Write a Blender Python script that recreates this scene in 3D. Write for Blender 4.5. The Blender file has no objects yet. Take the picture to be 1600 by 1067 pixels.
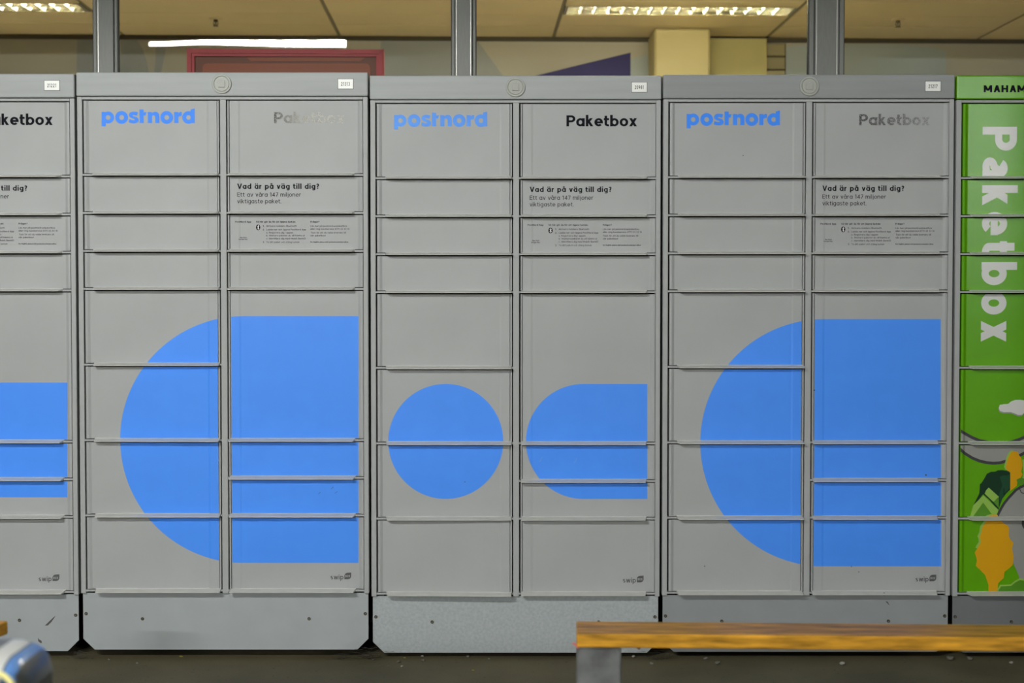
import bpy, bmesh, math, random
from mathutils import Vector, Matrix
from math import radians as R, sin, cos, pi
random.seed(7)
S = bpy.context.scene
COL = S.collection

# ------------------------------------------------------------------ camera
FPX, HC, DIST, PITCH = 2255.0, 1.248, 5.0, R(1.6)
cam_d = bpy.data.cameras.new('camera')
cam_d.sensor_width = 36.0
cam_d.lens = FPX / 1600.0 * 36.0
cam_d.clip_start = 0.05
cam_d.dof.use_dof = True
cam_d.dof.focus_distance = 5.0
cam_d.dof.aperture_fstop = 2.8
cam = bpy.data.objects.new('camera', cam_d)
cam.location = (0, -DIST, HC)
cam.rotation_euler = (R(90) - PITCH, 0, 0)
COL.objects.link(cam)
S.camera = cam

# ------------------------------------------------------------------ world, exposure
W = bpy.data.worlds.new('world')
S.world = W
W.use_nodes = True
W.node_tree.nodes['Background'].inputs[0].default_value = (0.80, 0.88, 0.94, 1)
W.node_tree.nodes['Background'].inputs[1].default_value = 0.165
S.view_settings.view_transform = 'Standard'
S.view_settings.look = 'None'
S.view_settings.gamma = 1.0
S.view_settings.use_curve_mapping = False
S.view_settings.exposure = 0.0
S.cycles.max_bounces = 8
S.cycles.caustics_reflective = False
S.cycles.caustics_refractive = False

TUBE_OUT = 670.0        # radiance of the bare tubes outside (front of the lockers)
TUBE_FILL_REAR = 1350.0       # added fill lamp behind the viewer, lifts the lower doors
TUBE_FAR = 1500.0         # the next lamp of the row, farther back
TUBE_ROOM_FILL = 190.0        # added unseen tube in the room, brightens its back wall
TUBE_IN = 750.0          # tubes of the ceiling fittings in the room behind

def at(px, py, Y=0.0):
    """pixel of the 1600x1067 frame -> (X, Z) on the plane y = Y"""
    a = (px - 800.0) / FPX
    b = (533.5 - py) / FPX
    dy = b * sin(PITCH) + cos(PITCH)
    dz = b * cos(PITCH) - sin(PITCH)
    t = (Y + DIST) / dy
    return a * t, HC + dz * t

# ------------------------------------------------------------------ materials
def srgb(r, g, b):
    def f(v):
        v /= 255.0
        return v / 12.92 if v <= 0.04045 else ((v + 0.055) / 1.055) ** 2.4
    return (f(r), f(g), f(b), 1)

def mat(name, color, rough=0.5, metal=0.0, spec=0.5, noise=0.0, nscale=8.0, bump=0.0, bscale=60.0,
        emit=None, estr=0.0, coat=0.0, stretch=None):
    m = bpy.data.materials.new(name)
    m.use_nodes = True
    nt = m.node_tree
    b = nt.nodes['Principled BSDF']
    b.inputs['Roughness'].default_value = rough
    b.inputs['Metallic'].default_value = metal
    b.inputs['Specular IOR Level'].default_value = spec
    b.inputs['Coat Weight'].default_value = coat
    col = color if len(color) == 4 else (*color, 1)
    b.inputs['Base Color'].default_value = col
    if emit:
        b.inputs['Emission Color'].default_value = (*emit, 1)
        b.inputs['Emission Strength'].default_value = estr
    if noise or bump:
        tc = nt.nodes.new('ShaderNodeTexCoord')
        mp = nt.nodes.new('ShaderNodeMapping')
        if stretch:
            mp.inputs['Scale'].default_value = stretch
        nt.links.new(tc.outputs['Object'], mp.inputs[0])
    if noise:
        n = nt.nodes.new('ShaderNodeTexNoise')
        n.inputs['Scale'].default_value = nscale
        n.inputs['Detail'].default_value = 6
        nt.links.new(mp.outputs[0], n.inputs['Vector'])
        r = nt.nodes.new('ShaderNodeValToRGB')
        r.color_ramp.elements[0].position = 0.3
        r.color_ramp.elements[1].position = 0.7
        r.color_ramp.elements[0].color = tuple(c * (1 - noise) for c in col[:3]) + (1,)
        r.color_ramp.elements[1].color = tuple(min(1, c * (1 + noise)) for c in col[:3]) + (1,)
        nt.links.new(n.outputs['Fac'], r.inputs[0])
        nt.links.new(r.outputs[0], b.inputs['Base Color'])
    if bump:
        n2 = nt.nodes.new('ShaderNodeTexNoise')
        n2.inputs['Scale'].default_value = bscale
        n2.inputs['Detail'].default_value = 2
        nt.links.new(mp.outputs[0], n2.inputs['Vector'])
        bp = nt.nodes.new('ShaderNodeBump')
        bp.inputs['Strength'].default_value = bump
        bp.inputs['Distance'].default_value = 0.002
        nt.links.new(n2.outputs['Fac'], bp.inputs['Height'])
        nt.links.new(bp.outputs[0], b.inputs['Normal'])
    return m

def speckle_mat(name, base, spot, scale, lo, hi, rough=0.7, extra=None):
    """base colour with small spots of another colour"""
    m = mat(name, base, rough)
    nt = m.node_tree
    b = nt.nodes['Principled BSDF']
    tc = nt.nodes.new('ShaderNodeTexCoord')
    n = nt.nodes.new('ShaderNodeTexNoise')
    n.inputs['Scale'].default_value = scale
    n.inputs['Detail'].default_value = 4
    nt.links.new(tc.outputs['Object'], n.inputs['Vector'])
    r = nt.nodes.new('ShaderNodeValToRGB')
    r.color_ramp.elements[0].position = lo
    r.color_ramp.elements[1].position = hi
    r.color_ramp.elements[0].color = base
    r.color_ramp.elements[1].color = spot
    nt.links.new(n.outputs['Fac'], r.inputs[0])
    nt.links.new(r.outputs[0], b.inputs['Base Color'])
    return m

def worn_print(name, c0, c1, spot, x0, x1, cover0, cover1):
    """flaked lettering: colour runs from c0 to c1 along x, more and more of it flaked to the sheet below"""
    m = bpy.data.materials.new(name)
    m.use_nodes = True
    nt = m.node_tree
    b = nt.nodes['Principled BSDF']
    b.inputs['Roughness'].default_value = 0.6
    out = nt.nodes['Material Output']
    tc = nt.nodes.new('ShaderNodeTexCoord')
    sp = nt.nodes.new('ShaderNodeSeparateXYZ')
    nt.links.new(tc.outputs['Object'], sp.inputs[0])
    def rng(a0, a1):
        mr = nt.nodes.new('ShaderNodeMapRange')
        mr.inputs[1].default_value, mr.inputs[2].default_value = x0, x1
        mr.inputs[3].default_value, mr.inputs[4].default_value = a0, a1
        nt.links.new(sp.outputs['X'], mr.inputs[0])
        return mr
    mx = nt.nodes.new('ShaderNodeMix'); mx.data_type = 'RGBA'
    mx.inputs['A'].default_value = c0; mx.inputs['B'].default_value = c1
    nt.links.new(rng(0, 1).outputs[0], mx.inputs['Factor'])
    n = nt.nodes.new('ShaderNodeTexNoise'); n.inputs['Scale'].default_value = 420; n.inputs['Detail'].default_value = 2
    nt.links.new(tc.outputs['Object'], n.inputs['Vector'])
    n2 = nt.nodes.new('ShaderNodeTexNoise'); n2.inputs['Scale'].default_value = 300; n2.inputs['Detail'].default_value = 2
    nt.links.new(tc.outputs['Object'], n2.inputs['Vector'])
    g = nt.nodes.new('ShaderNodeMath'); g.operation = 'GREATER_THAN'; g.inputs[1].default_value = 0.56
    nt.links.new(n2.outputs['Fac'], g.inputs[0])
    mx2 = nt.nodes.new('ShaderNodeMix'); mx2.data_type = 'RGBA'
    mx2.inputs['B'].default_value = spot
    nt.links.new(mx.outputs['Result'], mx2.inputs['A'])
    nt.links.new(g.outputs[0], mx2.inputs['Factor'])
    nt.links.new(mx2.outputs['Result'], b.inputs['Base Color'])
    lt = nt.nodes.new('ShaderNodeMath'); lt.operation = 'LESS_THAN'
    nt.links.new(n.outputs['Fac'], lt.inputs[0])
    nt.links.new(rng(cover0, cover1).outputs[0], lt.inputs[1])
    tr = nt.nodes.new('ShaderNodeBsdfTransparent')
    ms = nt.nodes.new('ShaderNodeMixShader')
    nt.links.new(lt.outputs[0], ms.inputs[0])
    nt.links.new(tr.outputs[0], ms.inputs[1])
    nt.links.new(b.outputs[0], ms.inputs[2])
    nt.links.new(ms.outputs[0], out.inputs[0])
    return m

M = {}
GREY = (0.378, 0.386, 0.387)
M['grey'] = mat('grey_powder_coat', GREY, 0.5, spec=0.3, noise=0.035, nscale=5, bump=0.05, bscale=500)
M['frame'] = mat('grey_frame_paint', (0.376, 0.384, 0.384), 0.5, spec=0.3, noise=0.03, nscale=9)
M['header'] = mat('grey_header_paint', (0.36, 0.374, 0.375), 0.5, spec=0.3, noise=0.06, nscale=3, stretch=(1, 1, 14), bump=0.04, bscale=400)
M['lip'] = mat('pale_lip', (0.60, 0.60, 0.565), 0.42, noise=0.05, nscale=25)  # lips get a paler base colour than the doors
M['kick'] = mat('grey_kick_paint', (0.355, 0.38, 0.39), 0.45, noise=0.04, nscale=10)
M['kick_mid'] = mat('mid_grey_kick', (0.27, 0.288, 0.295), 0.45, noise=0.04, nscale=10)  # darker kick plate colour for the fourth locker
M['kick_dark'] = mat('dark_grey_kick', (0.155, 0.165, 0.168), 0.45, noise=0.04, nscale=10)  # darker still, for the green locker's kick plate
M['header_mid'] = mat('mid_grey_header', (0.275, 0.287, 0.289), 0.5, spec=0.3, noise=0.06, nscale=3, stretch=(1, 1, 14), bump=0.04, bscale=400)  # darker header colour for the fourth locker
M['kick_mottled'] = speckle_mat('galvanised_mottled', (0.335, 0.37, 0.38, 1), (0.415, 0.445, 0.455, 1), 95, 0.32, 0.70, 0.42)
M['gap'] = mat('gap_shade_black', (0.006, 0.006, 0.007), 0.9, spec=0.1)  # near-black colour stands in for deep shade in gaps
M['case'] = mat('carcass_side', (0.12, 0.125, 0.12), 0.6)
M['lock'] = mat('lock_plastic', (0.36, 0.37, 0.335), 0.5, noise=0.03, nscale=30)
M['blue'] = mat('blue_vinyl', (0.060, 0.285, 1.0), 0.5, noise=0.03, nscale=12, bump=0.04, bscale=400, spec=0.35)
M['logo'] = mat('blue_print', (0.052, 0.265, 0.98), 0.5, spec=0.2)
M['logo_pale'] = mat('blue_print_faded', (0.115, 0.34, 0.98), 0.5, noise=0.10, nscale=7, spec=0.2)
M['black'] = mat('black_print', (0.008, 0.008, 0.012), 0.7, spec=0.08)
M['ink'] = mat('dark_grey_print', (0.03, 0.03, 0.034), 0.7, spec=0.1)
M['ink_fine'] = mat('fine_grey_print', (0.07, 0.07, 0.074), 0.7, spec=0.1)
M['swip'] = mat('grey_print', (0.085, 0.088, 0.088), 0.55, spec=0.3)
M['swip_light'] = mat('pale_print', (0.33, 0.34, 0.335), 0.55, spec=0.3)
M['plate'] = mat('white_plate', (0.86, 0.86, 0.83), 0.4)
M['screw'] = mat('dull_brass_screw', (0.20, 0.175, 0.12), 0.4, metal=0.6)
M['screw_dark'] = mat('screw_recess', (0.03, 0.028, 0.02), 0.6)
M['green'] = mat('green_vinyl', (0.11, 0.36, 0.002), 0.22, spec=0.4, noise=0.06, nscale=5, bump=0.11, bscale=520)
M['green_text'] = mat('white_vinyl', (0.62, 0.63, 0.60), 0.24, bump=0.11, bscale=520)
M['art_grey'] = mat('art_grey', (0.29, 0.29, 0.27), 0.5, spec=0.2)
M['art_dark'] = mat('art_dark', (0.05, 0.048, 0.055), 0.5, spec=0.2)
M['art_cloud'] = mat('art_cloud', (0.66, 0.65, 0.62), 0.4)
M['art_cloudshade'] = mat('art_cloud_shade', (0.30, 0.29, 0.28), 0.4)
M['art_orange'] = mat('art_orange', (0.68, 0.34, 0.003), 0.5, spec=0.2)
M['art_lightgreen'] = mat('art_light_green', (0.27, 0.48, 0.07), 0.4)
M['art_pine'] = mat('art_pine', (0.006, 0.035, 0.014), 0.5, spec=0.2)
M['art_pine2'] = mat('art_pine_lighter', (0.012, 0.065, 0.028), 0.5, spec=0.2)
M['art_midgreen'] = mat('art_mid_green', (0.075, 0.25, 0.005), 0.4)
M['wood'] = mat('varnished_pine', (0.50, 0.245, 0.022), 0.42, noise=0.55, nscale=7, stretch=(1.2, 9, 9), coat=0.0, spec=0.2)
M['leg'] = mat('worn_grey_steel', (0.16, 0.165, 0.165), 0.42, metal=0.3, noise=0.5, nscale=11, bump=0.2, bscale=30)
M['strap'] = mat('dull_red_strap', (0.16, 0.018, 0.014), 0.6)
M['strap_pink'] = mat('pink_strap_end', (0.65, 0.18, 0.16), 0.6)
M['mullion'] = mat('grey_aluminium', (0.205, 0.208, 0.192), 0.45, metal=0.0, spec=0.3, noise=0.05, nscale=20, stretch=(8, 8, 1))
M['gasket'] = mat('black_gasket', (0.02, 0.02, 0.02), 0.6)
M['alu'] = mat('bright_aluminium_edge', (0.55, 0.55, 0.50), 0.3, metal=0.5)
M['ceil'] = mat('beige_ceiling_plank', (0.56, 0.465, 0.29), 0.6, noise=0.05, nscale=2)
M['tbar'] = mat('ceiling_joint', (0.15, 0.13, 0.08), 0.6)
M['wall_back'] = mat('grey_brown_wall', (0.36, 0.338, 0.295), 0.6, noise=0.05, nscale=2)
M['wall_side'] = mat('beige_wall', (0.5, 0.45, 0.34), 0.7)
M['mural_blue'] = mat('mural_grey_blue', (0.25, 0.265, 0.285), 0.55)
M['mural_light'] = mat('mural_light_blue', (0.31, 0.355, 0.385), 0.55)
M['mural_purple'] = mat('mural_purple', (0.024, 0.021, 0.13), 0.55, spec=0.2)
M['column'] = mat('beige_column', (0.50, 0.43, 0.22), 0.6, noise=0.03, nscale=4)
M['panel'] = mat('olive_beige_panel', (0.42, 0.37, 0.155), 0.6, noise=0.05, nscale=4)
M['shutter'] = mat('shutter_slat', (0.27, 0.235, 0.13), 0.6)
M['shadowgap'] = mat('shadow_gap_brown', (0.045, 0.035, 0.02), 0.7)  # dark brown standing in for shade in narrow gaps
M['tile'] = mat('pale_floor_inside', (0.75, 0.70, 0.58), 0.5)
M['lampwhite'] = mat('lamp_white_enamel', (0.8, 0.78, 0.68), 0.35)
M['louver'] = mat('bright_louvre', (0.70, 0.63, 0.43), 0.23, metal=1.0)
M['tube_in'] = mat('warm_tube', (1, 1, 1), 0.5, emit=(1.0, 0.90, 0.66), estr=TUBE_IN)
M['tube_out'] = mat('cool_tube', (1, 1, 1), 0.5, emit=(0.985, 1.0, 0.965), estr=TUBE_OUT)
M['tube_far'] = mat('cool_tube_far', (1, 1, 1), 0.5, emit=(0.985, 1.0, 0.965), estr=TUBE_FAR)
M['tube_fill_rear'] = mat('cool_fill_tube', (1, 1, 1), 0.5, emit=(0.985, 1.0, 0.965), estr=TUBE_FILL_REAR)
M['tube_room_fill'] = mat('warm_fill_tube', (1, 1, 1), 0.5, emit=(1.0, 0.88, 0.60), estr=TUBE_ROOM_FILL)
M['housing'] = mat('lamp_housing', (0.10, 0.10, 0.10), 0.6)
M['sprinkler'] = mat('dark_brass', (0.10, 0.08, 0.045), 0.4, metal=0.6)
M['red'] = mat('dark_red_frame', (0.42, 0.045, 0.055), 0.5, spec=0.2, noise=0.08, nscale=12)
M['red_back'] = mat('brown_red_board', (0.16, 0.045, 0.026), 0.5, spec=0.2)
M['red_card'] = mat('rust_red_card', (0.29, 0.07, 0.034), 0.5, spec=0.2)
M['canopy'] = mat('canopy_grey', (0.12, 0.12, 0.11), 0.8)
M['case_grey'] = mat('suitcase_grey', (0.085, 0.088, 0.088), 0.35, coat=0.3)
M['case_blue'] = mat('suitcase_blue', (0.04, 0.12, 0.36), 0.35, coat=0.3)
M['case_light'] = mat('suitcase_light_blue', (0.12, 0.27, 0.62), 0.35, coat=0.3)
M['case_glare'] = mat('suitcase_glare', (0.60, 0.60, 0.58), 0.3, coat=0.3)
M['cord'] = mat('yellow_cord', (0.75, 0.68, 0.26), 0.7)
M['grit'] = mat('grit', (0.13, 0.125, 0.10), 0.8)
M['grit_pale'] = mat('pale_grit', (0.30, 0.29, 0.25), 0.8)
M['leaf'] = mat('yellow_leaf', (0.42, 0.38, 0.03), 0.6)
M['dust'] = mat('dust', (0.055, 0.05, 0.038), 0.9)
M['scuff'] = mat('dark_scuff', (0.07, 0.065, 0.06), 0.7)
M['worn_a'] = worn_print('worn_lettering_a', (0.05, 0.048, 0.045, 1), (0.60, 0.58, 0.50, 1), (0.26, 0.255, 0.23, 1), 0.16, 0.30, 0.60, 0.50)
M['worn_b'] = worn_print('worn_lettering_b', (0.045, 0.047, 0.047, 1), (0.19, 0.195, 0.19, 1), (0.22, 0.22, 0.21, 1), 0.16, 0.40, 0.66, 0.50)

def floor_mat():
    m = mat('olive_concrete', (0.120, 0.103, 0.053), 0.75, noise=0.22, nscale=3, bump=0.6, bscale=120)
    nt = m.node_tree
    b = nt.nodes['Principled BSDF']
    src = b.inputs['Base Color'].links[0].from_socket
    tc = nt.nodes.new('ShaderNodeTexCoord')
    n = nt.nodes.new('ShaderNodeTexNoise'); n.inputs['Scale'].default_value = 60; n.inputs['Detail'].default_value = 3
    nt.links.new(tc.outputs['Object'], n.inputs['Vector'])
    r = nt.nodes.new('ShaderNodeValToRGB')
    r.color_ramp.elements[0].position = 0.66; r.color_ramp.elements[1].position = 0.72
    r.color_ramp.elements[0].color = (0, 0, 0, 1); r.color_ramp.elements[1].color = (1, 1, 1, 1)
    nt.links.new(n.outputs['Fac'], r.inputs[0])
    mx = nt.nodes.new('ShaderNodeMix'); mx.data_type = 'RGBA'
    nt.links.new(r.outputs[0], mx.inputs['Factor'])
    nt.links.new(src, mx.inputs['A'])
    mx.inputs['B'].default_value = (0.045, 0.042, 0.03, 1)
    nt.links.new(mx.outputs['Result'], b.inputs['Base Color'])
    return m
M['floor'] = floor_mat()

def glass_mat():
    m = bpy.data.materials.new('window_glass')
    m.use_nodes = True
    nt = m.node_tree
    nt.nodes.remove(nt.nodes['Principled BSDF'])
    out = nt.nodes['Material Output']
    fr = nt.nodes.new('ShaderNodeFresnel'); fr.inputs[0].default_value = 1.5
    tr = nt.nodes.new('ShaderNodeBsdfTransparent'); tr.inputs[0].default_value = (0.95, 0.97, 0.95, 1)
    gl = nt.nodes.new('ShaderNodeBsdfGlossy'); gl.inputs['Roughness'].default_value = 0.0
    tc = nt.nodes.new('ShaderNodeTexCoord')
    n = nt.nodes.new('ShaderNodeTexNoise'); n.inputs['Scale'].default_value = 3.5; n.inputs['Detail'].default_value = 0
    nt.links.new(tc.outputs['Object'], n.inputs['Vector'])
    bp = nt.nodes.new('ShaderNodeBump'); bp.inputs['Strength'].default_value = 0.02; bp.inputs['Distance'].default_value = 0.02
    nt.links.new(n.outputs['Fac'], bp.inputs['Height'])
    nt.links.new(bp.outputs[0], gl.inputs['Normal'])
    ms = nt.nodes.new('ShaderNodeMixShader')
    nt.links.new(fr.outputs[0], ms.inputs[0])
    nt.links.new(tr.outputs[0], ms.inputs[1])
    nt.links.new(gl.outputs[0], ms.inputs[2])
    nt.links.new(ms.outputs[0], out.inputs[0])
    return m
M['glass'] = glass_mat()

# ------------------------------------------------------------------ object helpers
def empty(name, loc=(0, 0, 0), rz=0.0, parent=None):
    o = bpy.data.objects.new(name, None)
    o.empty_display_size = 0.1
    o.location = loc
    o.rotation_euler = (0, 0, rz)
    COL.objects.link(o)
    if parent: o.parent = parent
    return o

def tag(o, label=None, cat=None, group=None, kind=None):
    if label: o['label'] = label
    if cat: o['category'] = cat
    if group: o['group'] = group
    if kind: o['kind'] = kind
    return o

def link(name, me, parent=None, loc=(0, 0, 0)):
    o = bpy.data.objects.new(name, me)
    o.location = loc
    COL.objects.link(o)
    if parent: o.parent = parent
    return o

def mesh(name, verts, faces, m, smooth=False):
    me = bpy.data.meshes.new(name)
    me.from_pydata([tuple(v) for v in verts], [], faces)
    me.materials.append(m)
    if smooth:
        me.polygons.foreach_set('use_smooth', [True] * len(me.polygons))
    me.update()
    return me

def bm_mesh(name, bm, m, smooth=False):
    me = bpy.data.meshes.new(name)
    bm.to_mesh(me)
    bm.free()
    me.materials.append(m)
    if smooth:
        me.polygons.foreach_set('use_smooth', [True] * len(me.polygons))
    me.update()
    return me

def add_box(bm, x0, x1, y0, y1, z0, z1):
    v = [bm.verts.new(p) for p in ((x0, y0, z0), (x1, y0, z0), (x1, y1, z0), (x0, y1, z0),
                                   (x0, y0, z1), (x1, y0, z1), (x1, y1, z1), (x0, y1, z1))]
    for f in ((3, 2, 1, 0), (4, 5, 6, 7), (0, 1, 5, 4), (1, 2, 6, 5), (2, 3, 7, 6), (3, 0, 4, 7)):
        bm.faces.new([v[i] for i in f])
    return v

def box_mesh(name, x0, x1, y0, y1, z0, z1, m, bevel=0.0, seg=2):
    bm = bmesh.new()
    add_box(bm, x0, x1, y0, y1, z0, z1)
    if bevel:
        bmesh.ops.bevel(bm, geom=bm.edges[:], offset=bevel, segments=seg, affect='EDGES', profile=0.5)
    return bm_mesh(name, bm, m, smooth=False)

def prism_xz(poly, y0, y1):
    """extrude an (x, z) outline between two depths"""
    n = len(poly)
    v = [(x, y0, z) for x, z in poly] + [(x, y1, z) for x, z in poly]
    f = [list(range(n)), list(range(2 * n - 1, n - 1, -1))]
    for i in range(n):
        j = (i + 1) % n
        f.append([i, i + n, j + n, j])
    return v, f

def add_tube(bm, pts, r, n=8):
    rings = []
    for i, p in enumerate(pts):
        p = Vector(p)
        a = Vector(pts[max(0, i - 1)]); b = Vector(pts[min(len(pts) - 1, i + 1)])
        t = (b - a).normalized()
        u = t.orthogonal().normalized() if abs(t.z) > 0.99 else t.cross(Vector((0, 0, 1))).normalized()
        w = t.cross(u)
        rings.append([bm.verts.new(p + (u * cos(2 * pi * k / n) + w * sin(2 * pi * k / n)) * r) for k in range(n)])
    for a, b in zip(rings, rings[1:]):
        for k in range(n):
            bm.faces.new((a[k], a[(k + 1) % n], b[(k + 1) % n], b[k]))
    bm.faces.new(rings[0][::-1]); bm.faces.new(rings[-1])

# ------------------------------------------------------------------ lettering: a monoline face drawn from strokes
def arc(cx, cy, rx, ry, a0, a1, n=14):
    return [(cx + rx * cos(R(a0 + (a1 - a0) * i / n)), cy + ry * sin(R(a0 + (a1 - a0) * i / n))) for i in range(n + 1)]

def P(*pts): return ('p', list(pts), False)
def PP(pts, closed=False): return ('p', pts, closed)
def D(x0, y0, x1, y1): return ('d', x0, y0, x1, y1)
XH, ASC, DSC = 74, 104, -28

def glyph(c, w, double=False):
    """strokes and advance of one character; cap height 100, stroke width w"""
    h = w / 2.0
    X = XH
    rx, ry = 31 - h, X / 2 - h
    def bowl(cx): return PP(arc(cx, X / 2, rx, ry, 0, 360, 28)[:-1], True)
    hd = lambda dx, dy: h * math.hypot(dx, dy) / abs(dy)     # half width of a slanted stroke along x
    if c in 'äåö':
        st, adv = glyph({'ä': 'a', 'å': 'a', 'ö': 'o'}[c], w, double)
        if c == 'å':
            st = st + [PP(arc(30, X + 19, 11, 11, 0, 360, 14)[:-1], True)] if False else st + [('t', arc(30, X + 19, 10, 10, 0, 360, 14)[:-1], True)]
        else:
            st = st + [P((16, X + 18 - h), (16, X + 18 + h)), P((44, X + 18 - h), (44, X + 18 + h))]
        return st, adv
    if c == 'Ö': 
        st, adv = glyph('O', w); return st, adv
    if c == 'a' and double:
        r = X * 0.27 - h * 0.3
        return [P((57 - h, 0), (57 - h, X - 26)), PP(arc(31, X - 28, 26 - h, 28 - h, 0, 150, 12)),
                PP([(57 - h, 45), (34, 43)] + arc(26, 22, 24 - h, 22 - h, 90, 270, 12) + [(40, h + 1), (57 - h, 14)])], 62
    if c == 'a': return [bowl(31), P((62 - h, 0), (62 - h, X))], 66
    if c == 'b': return [bowl(31), P((h, 0), (h, ASC))], 65
    if c == 'c': return [PP(arc(31, X / 2, rx, ry, 48, 312, 22))], 56
    if c == 'd': return [bowl(31), P((62 - h, 0), (62 - h, ASC))], 66
    if c == 'e': return [P((31 - rx, X / 2 - h * .1), (31 + rx + h, X / 2 - h * .1)), PP(arc(31, X / 2, rx, ry, 0, 316, 26))], 64
    if c == 'f': return [PP(arc(36, ASC - 22, 20, 22 - h, 85, 180, 8) + [(16, 0)]), P((0, X - h), (36, X - h))], 36
    if c == 'g': return [bowl(31), PP([(62 - h, X), (62 - h, -6)] + arc(33, -6, 29 - h, 22 - h, 0, -150, 12))], 66
    if c == 'h': return [P((h, 0), (h, ASC)), PP(arc(30, X - 28, 28 - h, 28 - h, 180, 0, 14) + [(58 - h, 0)])], 62
    if c == 'i': return [P((h, 0), (h, X)), P((h, X + 12), (h, X + 12 + w))], w + 4
    if c == 'j': return [PP([(14, X), (14, -10)] + arc(4, -10, 10, 16 - h, 0, -80, 6)), P((14, X + 12), (14, X + 12 + w))], 20 + h
    if c == 'k':
        k = hd(34, 40)
        return [P((h, 0), (h, ASC)), D(w * .6, 30, 52 - k, X), D(22, 42, 56 - k, 0)], 58
    if c == 'l': return [P((h, 0), (h, ASC))], w + 4
    if c == 'm': return [P((h, 0), (h, X)), PP(arc(26, X - 24, 24 - h, 24 - h, 180, 0, 12) + [(50 - h, 0)]),
                         PP(arc(74 - w, X - 24, 24 - h, 24 - h, 180, 0, 12) + [(98 - w - h, 0)])], 102 - w
    if c == 'n': return [P((h, 0), (h, X)), PP(arc(30, X - 28, 28 - h, 28 - h, 180, 0, 14) + [(58 - h, 0)])], 62
    if c == 'o': return [bowl(31)], 64
    if c == 'p': return [bowl(31), P((h, DSC), (h, X))], 65
    if c == 'r': return [P((h, 0), (h, X)), PP(arc(30, X - 28, 28 - h, 28 - h, 180, 72, 10))], 42
    if c == 's':
        q = X / 4 - h / 2
        return [PP(arc(26, X - h - q, 24 - h, q, 40, 180, 10) + arc(26, X - h - q, 24 - h, q, 200, 270, 5)[1:]
                   + arc(26, h + q, 24 - h, q, 90, -140, 14))], 53
    if c == 't': return [PP([(15, 96)] + arc(33, 22, 18, 22 - h, 180, 285, 9)), P((0, X - h), (38, X - h))], 42
    if c == 'u': return [PP([(h, X), (h, 28)] + arc(29, 28, 29 - h, 28 - h, 180, 360, 14) + [(58 - h, 28)]), P((58 - h, 0), (58 - h, X))], 62
    if c == 'v':
        k = hd(26, X)
        return [D(k, X, 29, 0), D(58 - k, X, 29, 0)], 60
    if c == 'w':
        k = hd(19, X)
        return [D(k, X, 24, 0), D(24, 0, 42, X), D(42, X, 60, 0), D(84 - k, X, 60, 0)], 86
    if c == 'x':
        k = hd(50, X)
        return [D(k, 0, 58 - k, X), D(k, X, 58 - k, 0)], 60
    if c == 'y':
        k = hd(26, X)
        return [D(k, X, 30, 0), D(60 - k, X, 18, DSC)], 60
    if c == 'z': return [P((2, X - h), (50, X - h)), D(42, X - w, 10, w), P((2, h), (50, h))], 54
    C = 100.0
    if c == 'A':
        k = hd(33, C)
        return [D(k, 0, 37, C), D(74 - k, 0, 37, C), P((16, 24 + h), (58, 24 + h))], 76
    if c == 'B': return [P((h, 0), (h, C)), PP([(h, C - h), (32, C - h)] + arc(34, 76 - h / 2, 20, 24 - h / 2, 90, -90, 12) + [(h, 52)]),
                         PP([(h, 52), (36, 52)] + arc(38, 26 + h / 2, 24 - h / 2, 26 - h / 2, 90, -90, 12) + [(h, h)])], 66
    if c == 'D': return [P((h, 0), (h, C)), PP([(h, C - h), (34, C - h)] + arc(34, 50, 44 - h, 50 - h, 90, -90, 18) + [(h, h)])], 82
    if c == 'E': return [P((h, 0), (h, C)), P((h, C - h), (56, C - h)), P((h, 50), (52, 50)), P((h, h), (56, h))], 60
    if c == 'F': return [P((h, 0), (h, C)), P((h, C - h), (56, C - h)), P((h, 48), (50, 48))], 58
    if c == 'G': return [PP(arc(46, 50, 46 - h, 50 - h, 45, 350, 24)), P((50, 42), (92 - h * .4, 42))], 94
    if c == 'H': return [P((h, 0), (h, C)), P((74 - h, 0), (74 - h, C)), P((h, 50), (74 - h, 50))], 80
    if c == 'I': return [P((h, 0), (h, C))], w + 6
    if c == 'L': return [P((h, 0), (h, C)), P((h, h), (52, h))], 55
    if c == 'M':
        return [P((h, 0), (h, C)), P((92 - h, 0), (92 - h, C)), D(h, C, 46, 22), D(92 - h, C, 46, 22)], 98
    if c == 'N': return [P((h, 0), (h, C)), P((74 - h, 0), (74 - h, C)), D(h, C, 74 - h, 0)], 80
    if c == 'O': return [PP(arc(46, 50, 46 - h, 50 - h, 0, 360, 30)[:-1], True)], 94
    if c == 'P': return [P((h, 0), (h, C)), PP([(h, C - h), (34, C - h)] + arc(34, 68, 30 - h, 32 - h, 90, -90, 14) + [(h, 36 + h)])], 66
    if c == 'R': return [P((h, 0), (h, C)), PP([(h, C - h), (34, C - h)] + arc(34, 68, 30 - h, 32 - h, 90, -90, 14) + [(h, 36 + h)]), D(34, 40, 58, 0)], 68
    if c == 'S':
        q = 25 - h / 2
        return [PP(arc(32, C - h - q, 30 - h, q, 30, 270, 14) + arc(32, h + q, 30 - h, q, 90, -150, 14))], 66
    if c == 'T': return [P((33, 0), (33, C)), P((0, C - h), (66, C - h))], 68
    if c == 'V':
        k = hd(33, C)
        return [D(k, C, 38, 0), D(76 - k, C, 38, 0)], 76
    if c == 'X':
        k = hd(60, C)
        return [D(k, 0, 70 - k, C), D(k, C, 70 - k, 0)], 72
    if c == '0': return [PP(arc(30, 50, 30 - h, 50 - h, 0, 360, 24)[:-1], True)], 64
    if c == '1': return [P((24, 0), (24, C)), D(4, 80, 22, C)], 40
    if c == '2': return [PP(arc(29, 72, 27 - h, 28 - h, 165, -30, 14) + [(6, h)]), P((4, h), (58, h))], 62
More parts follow.
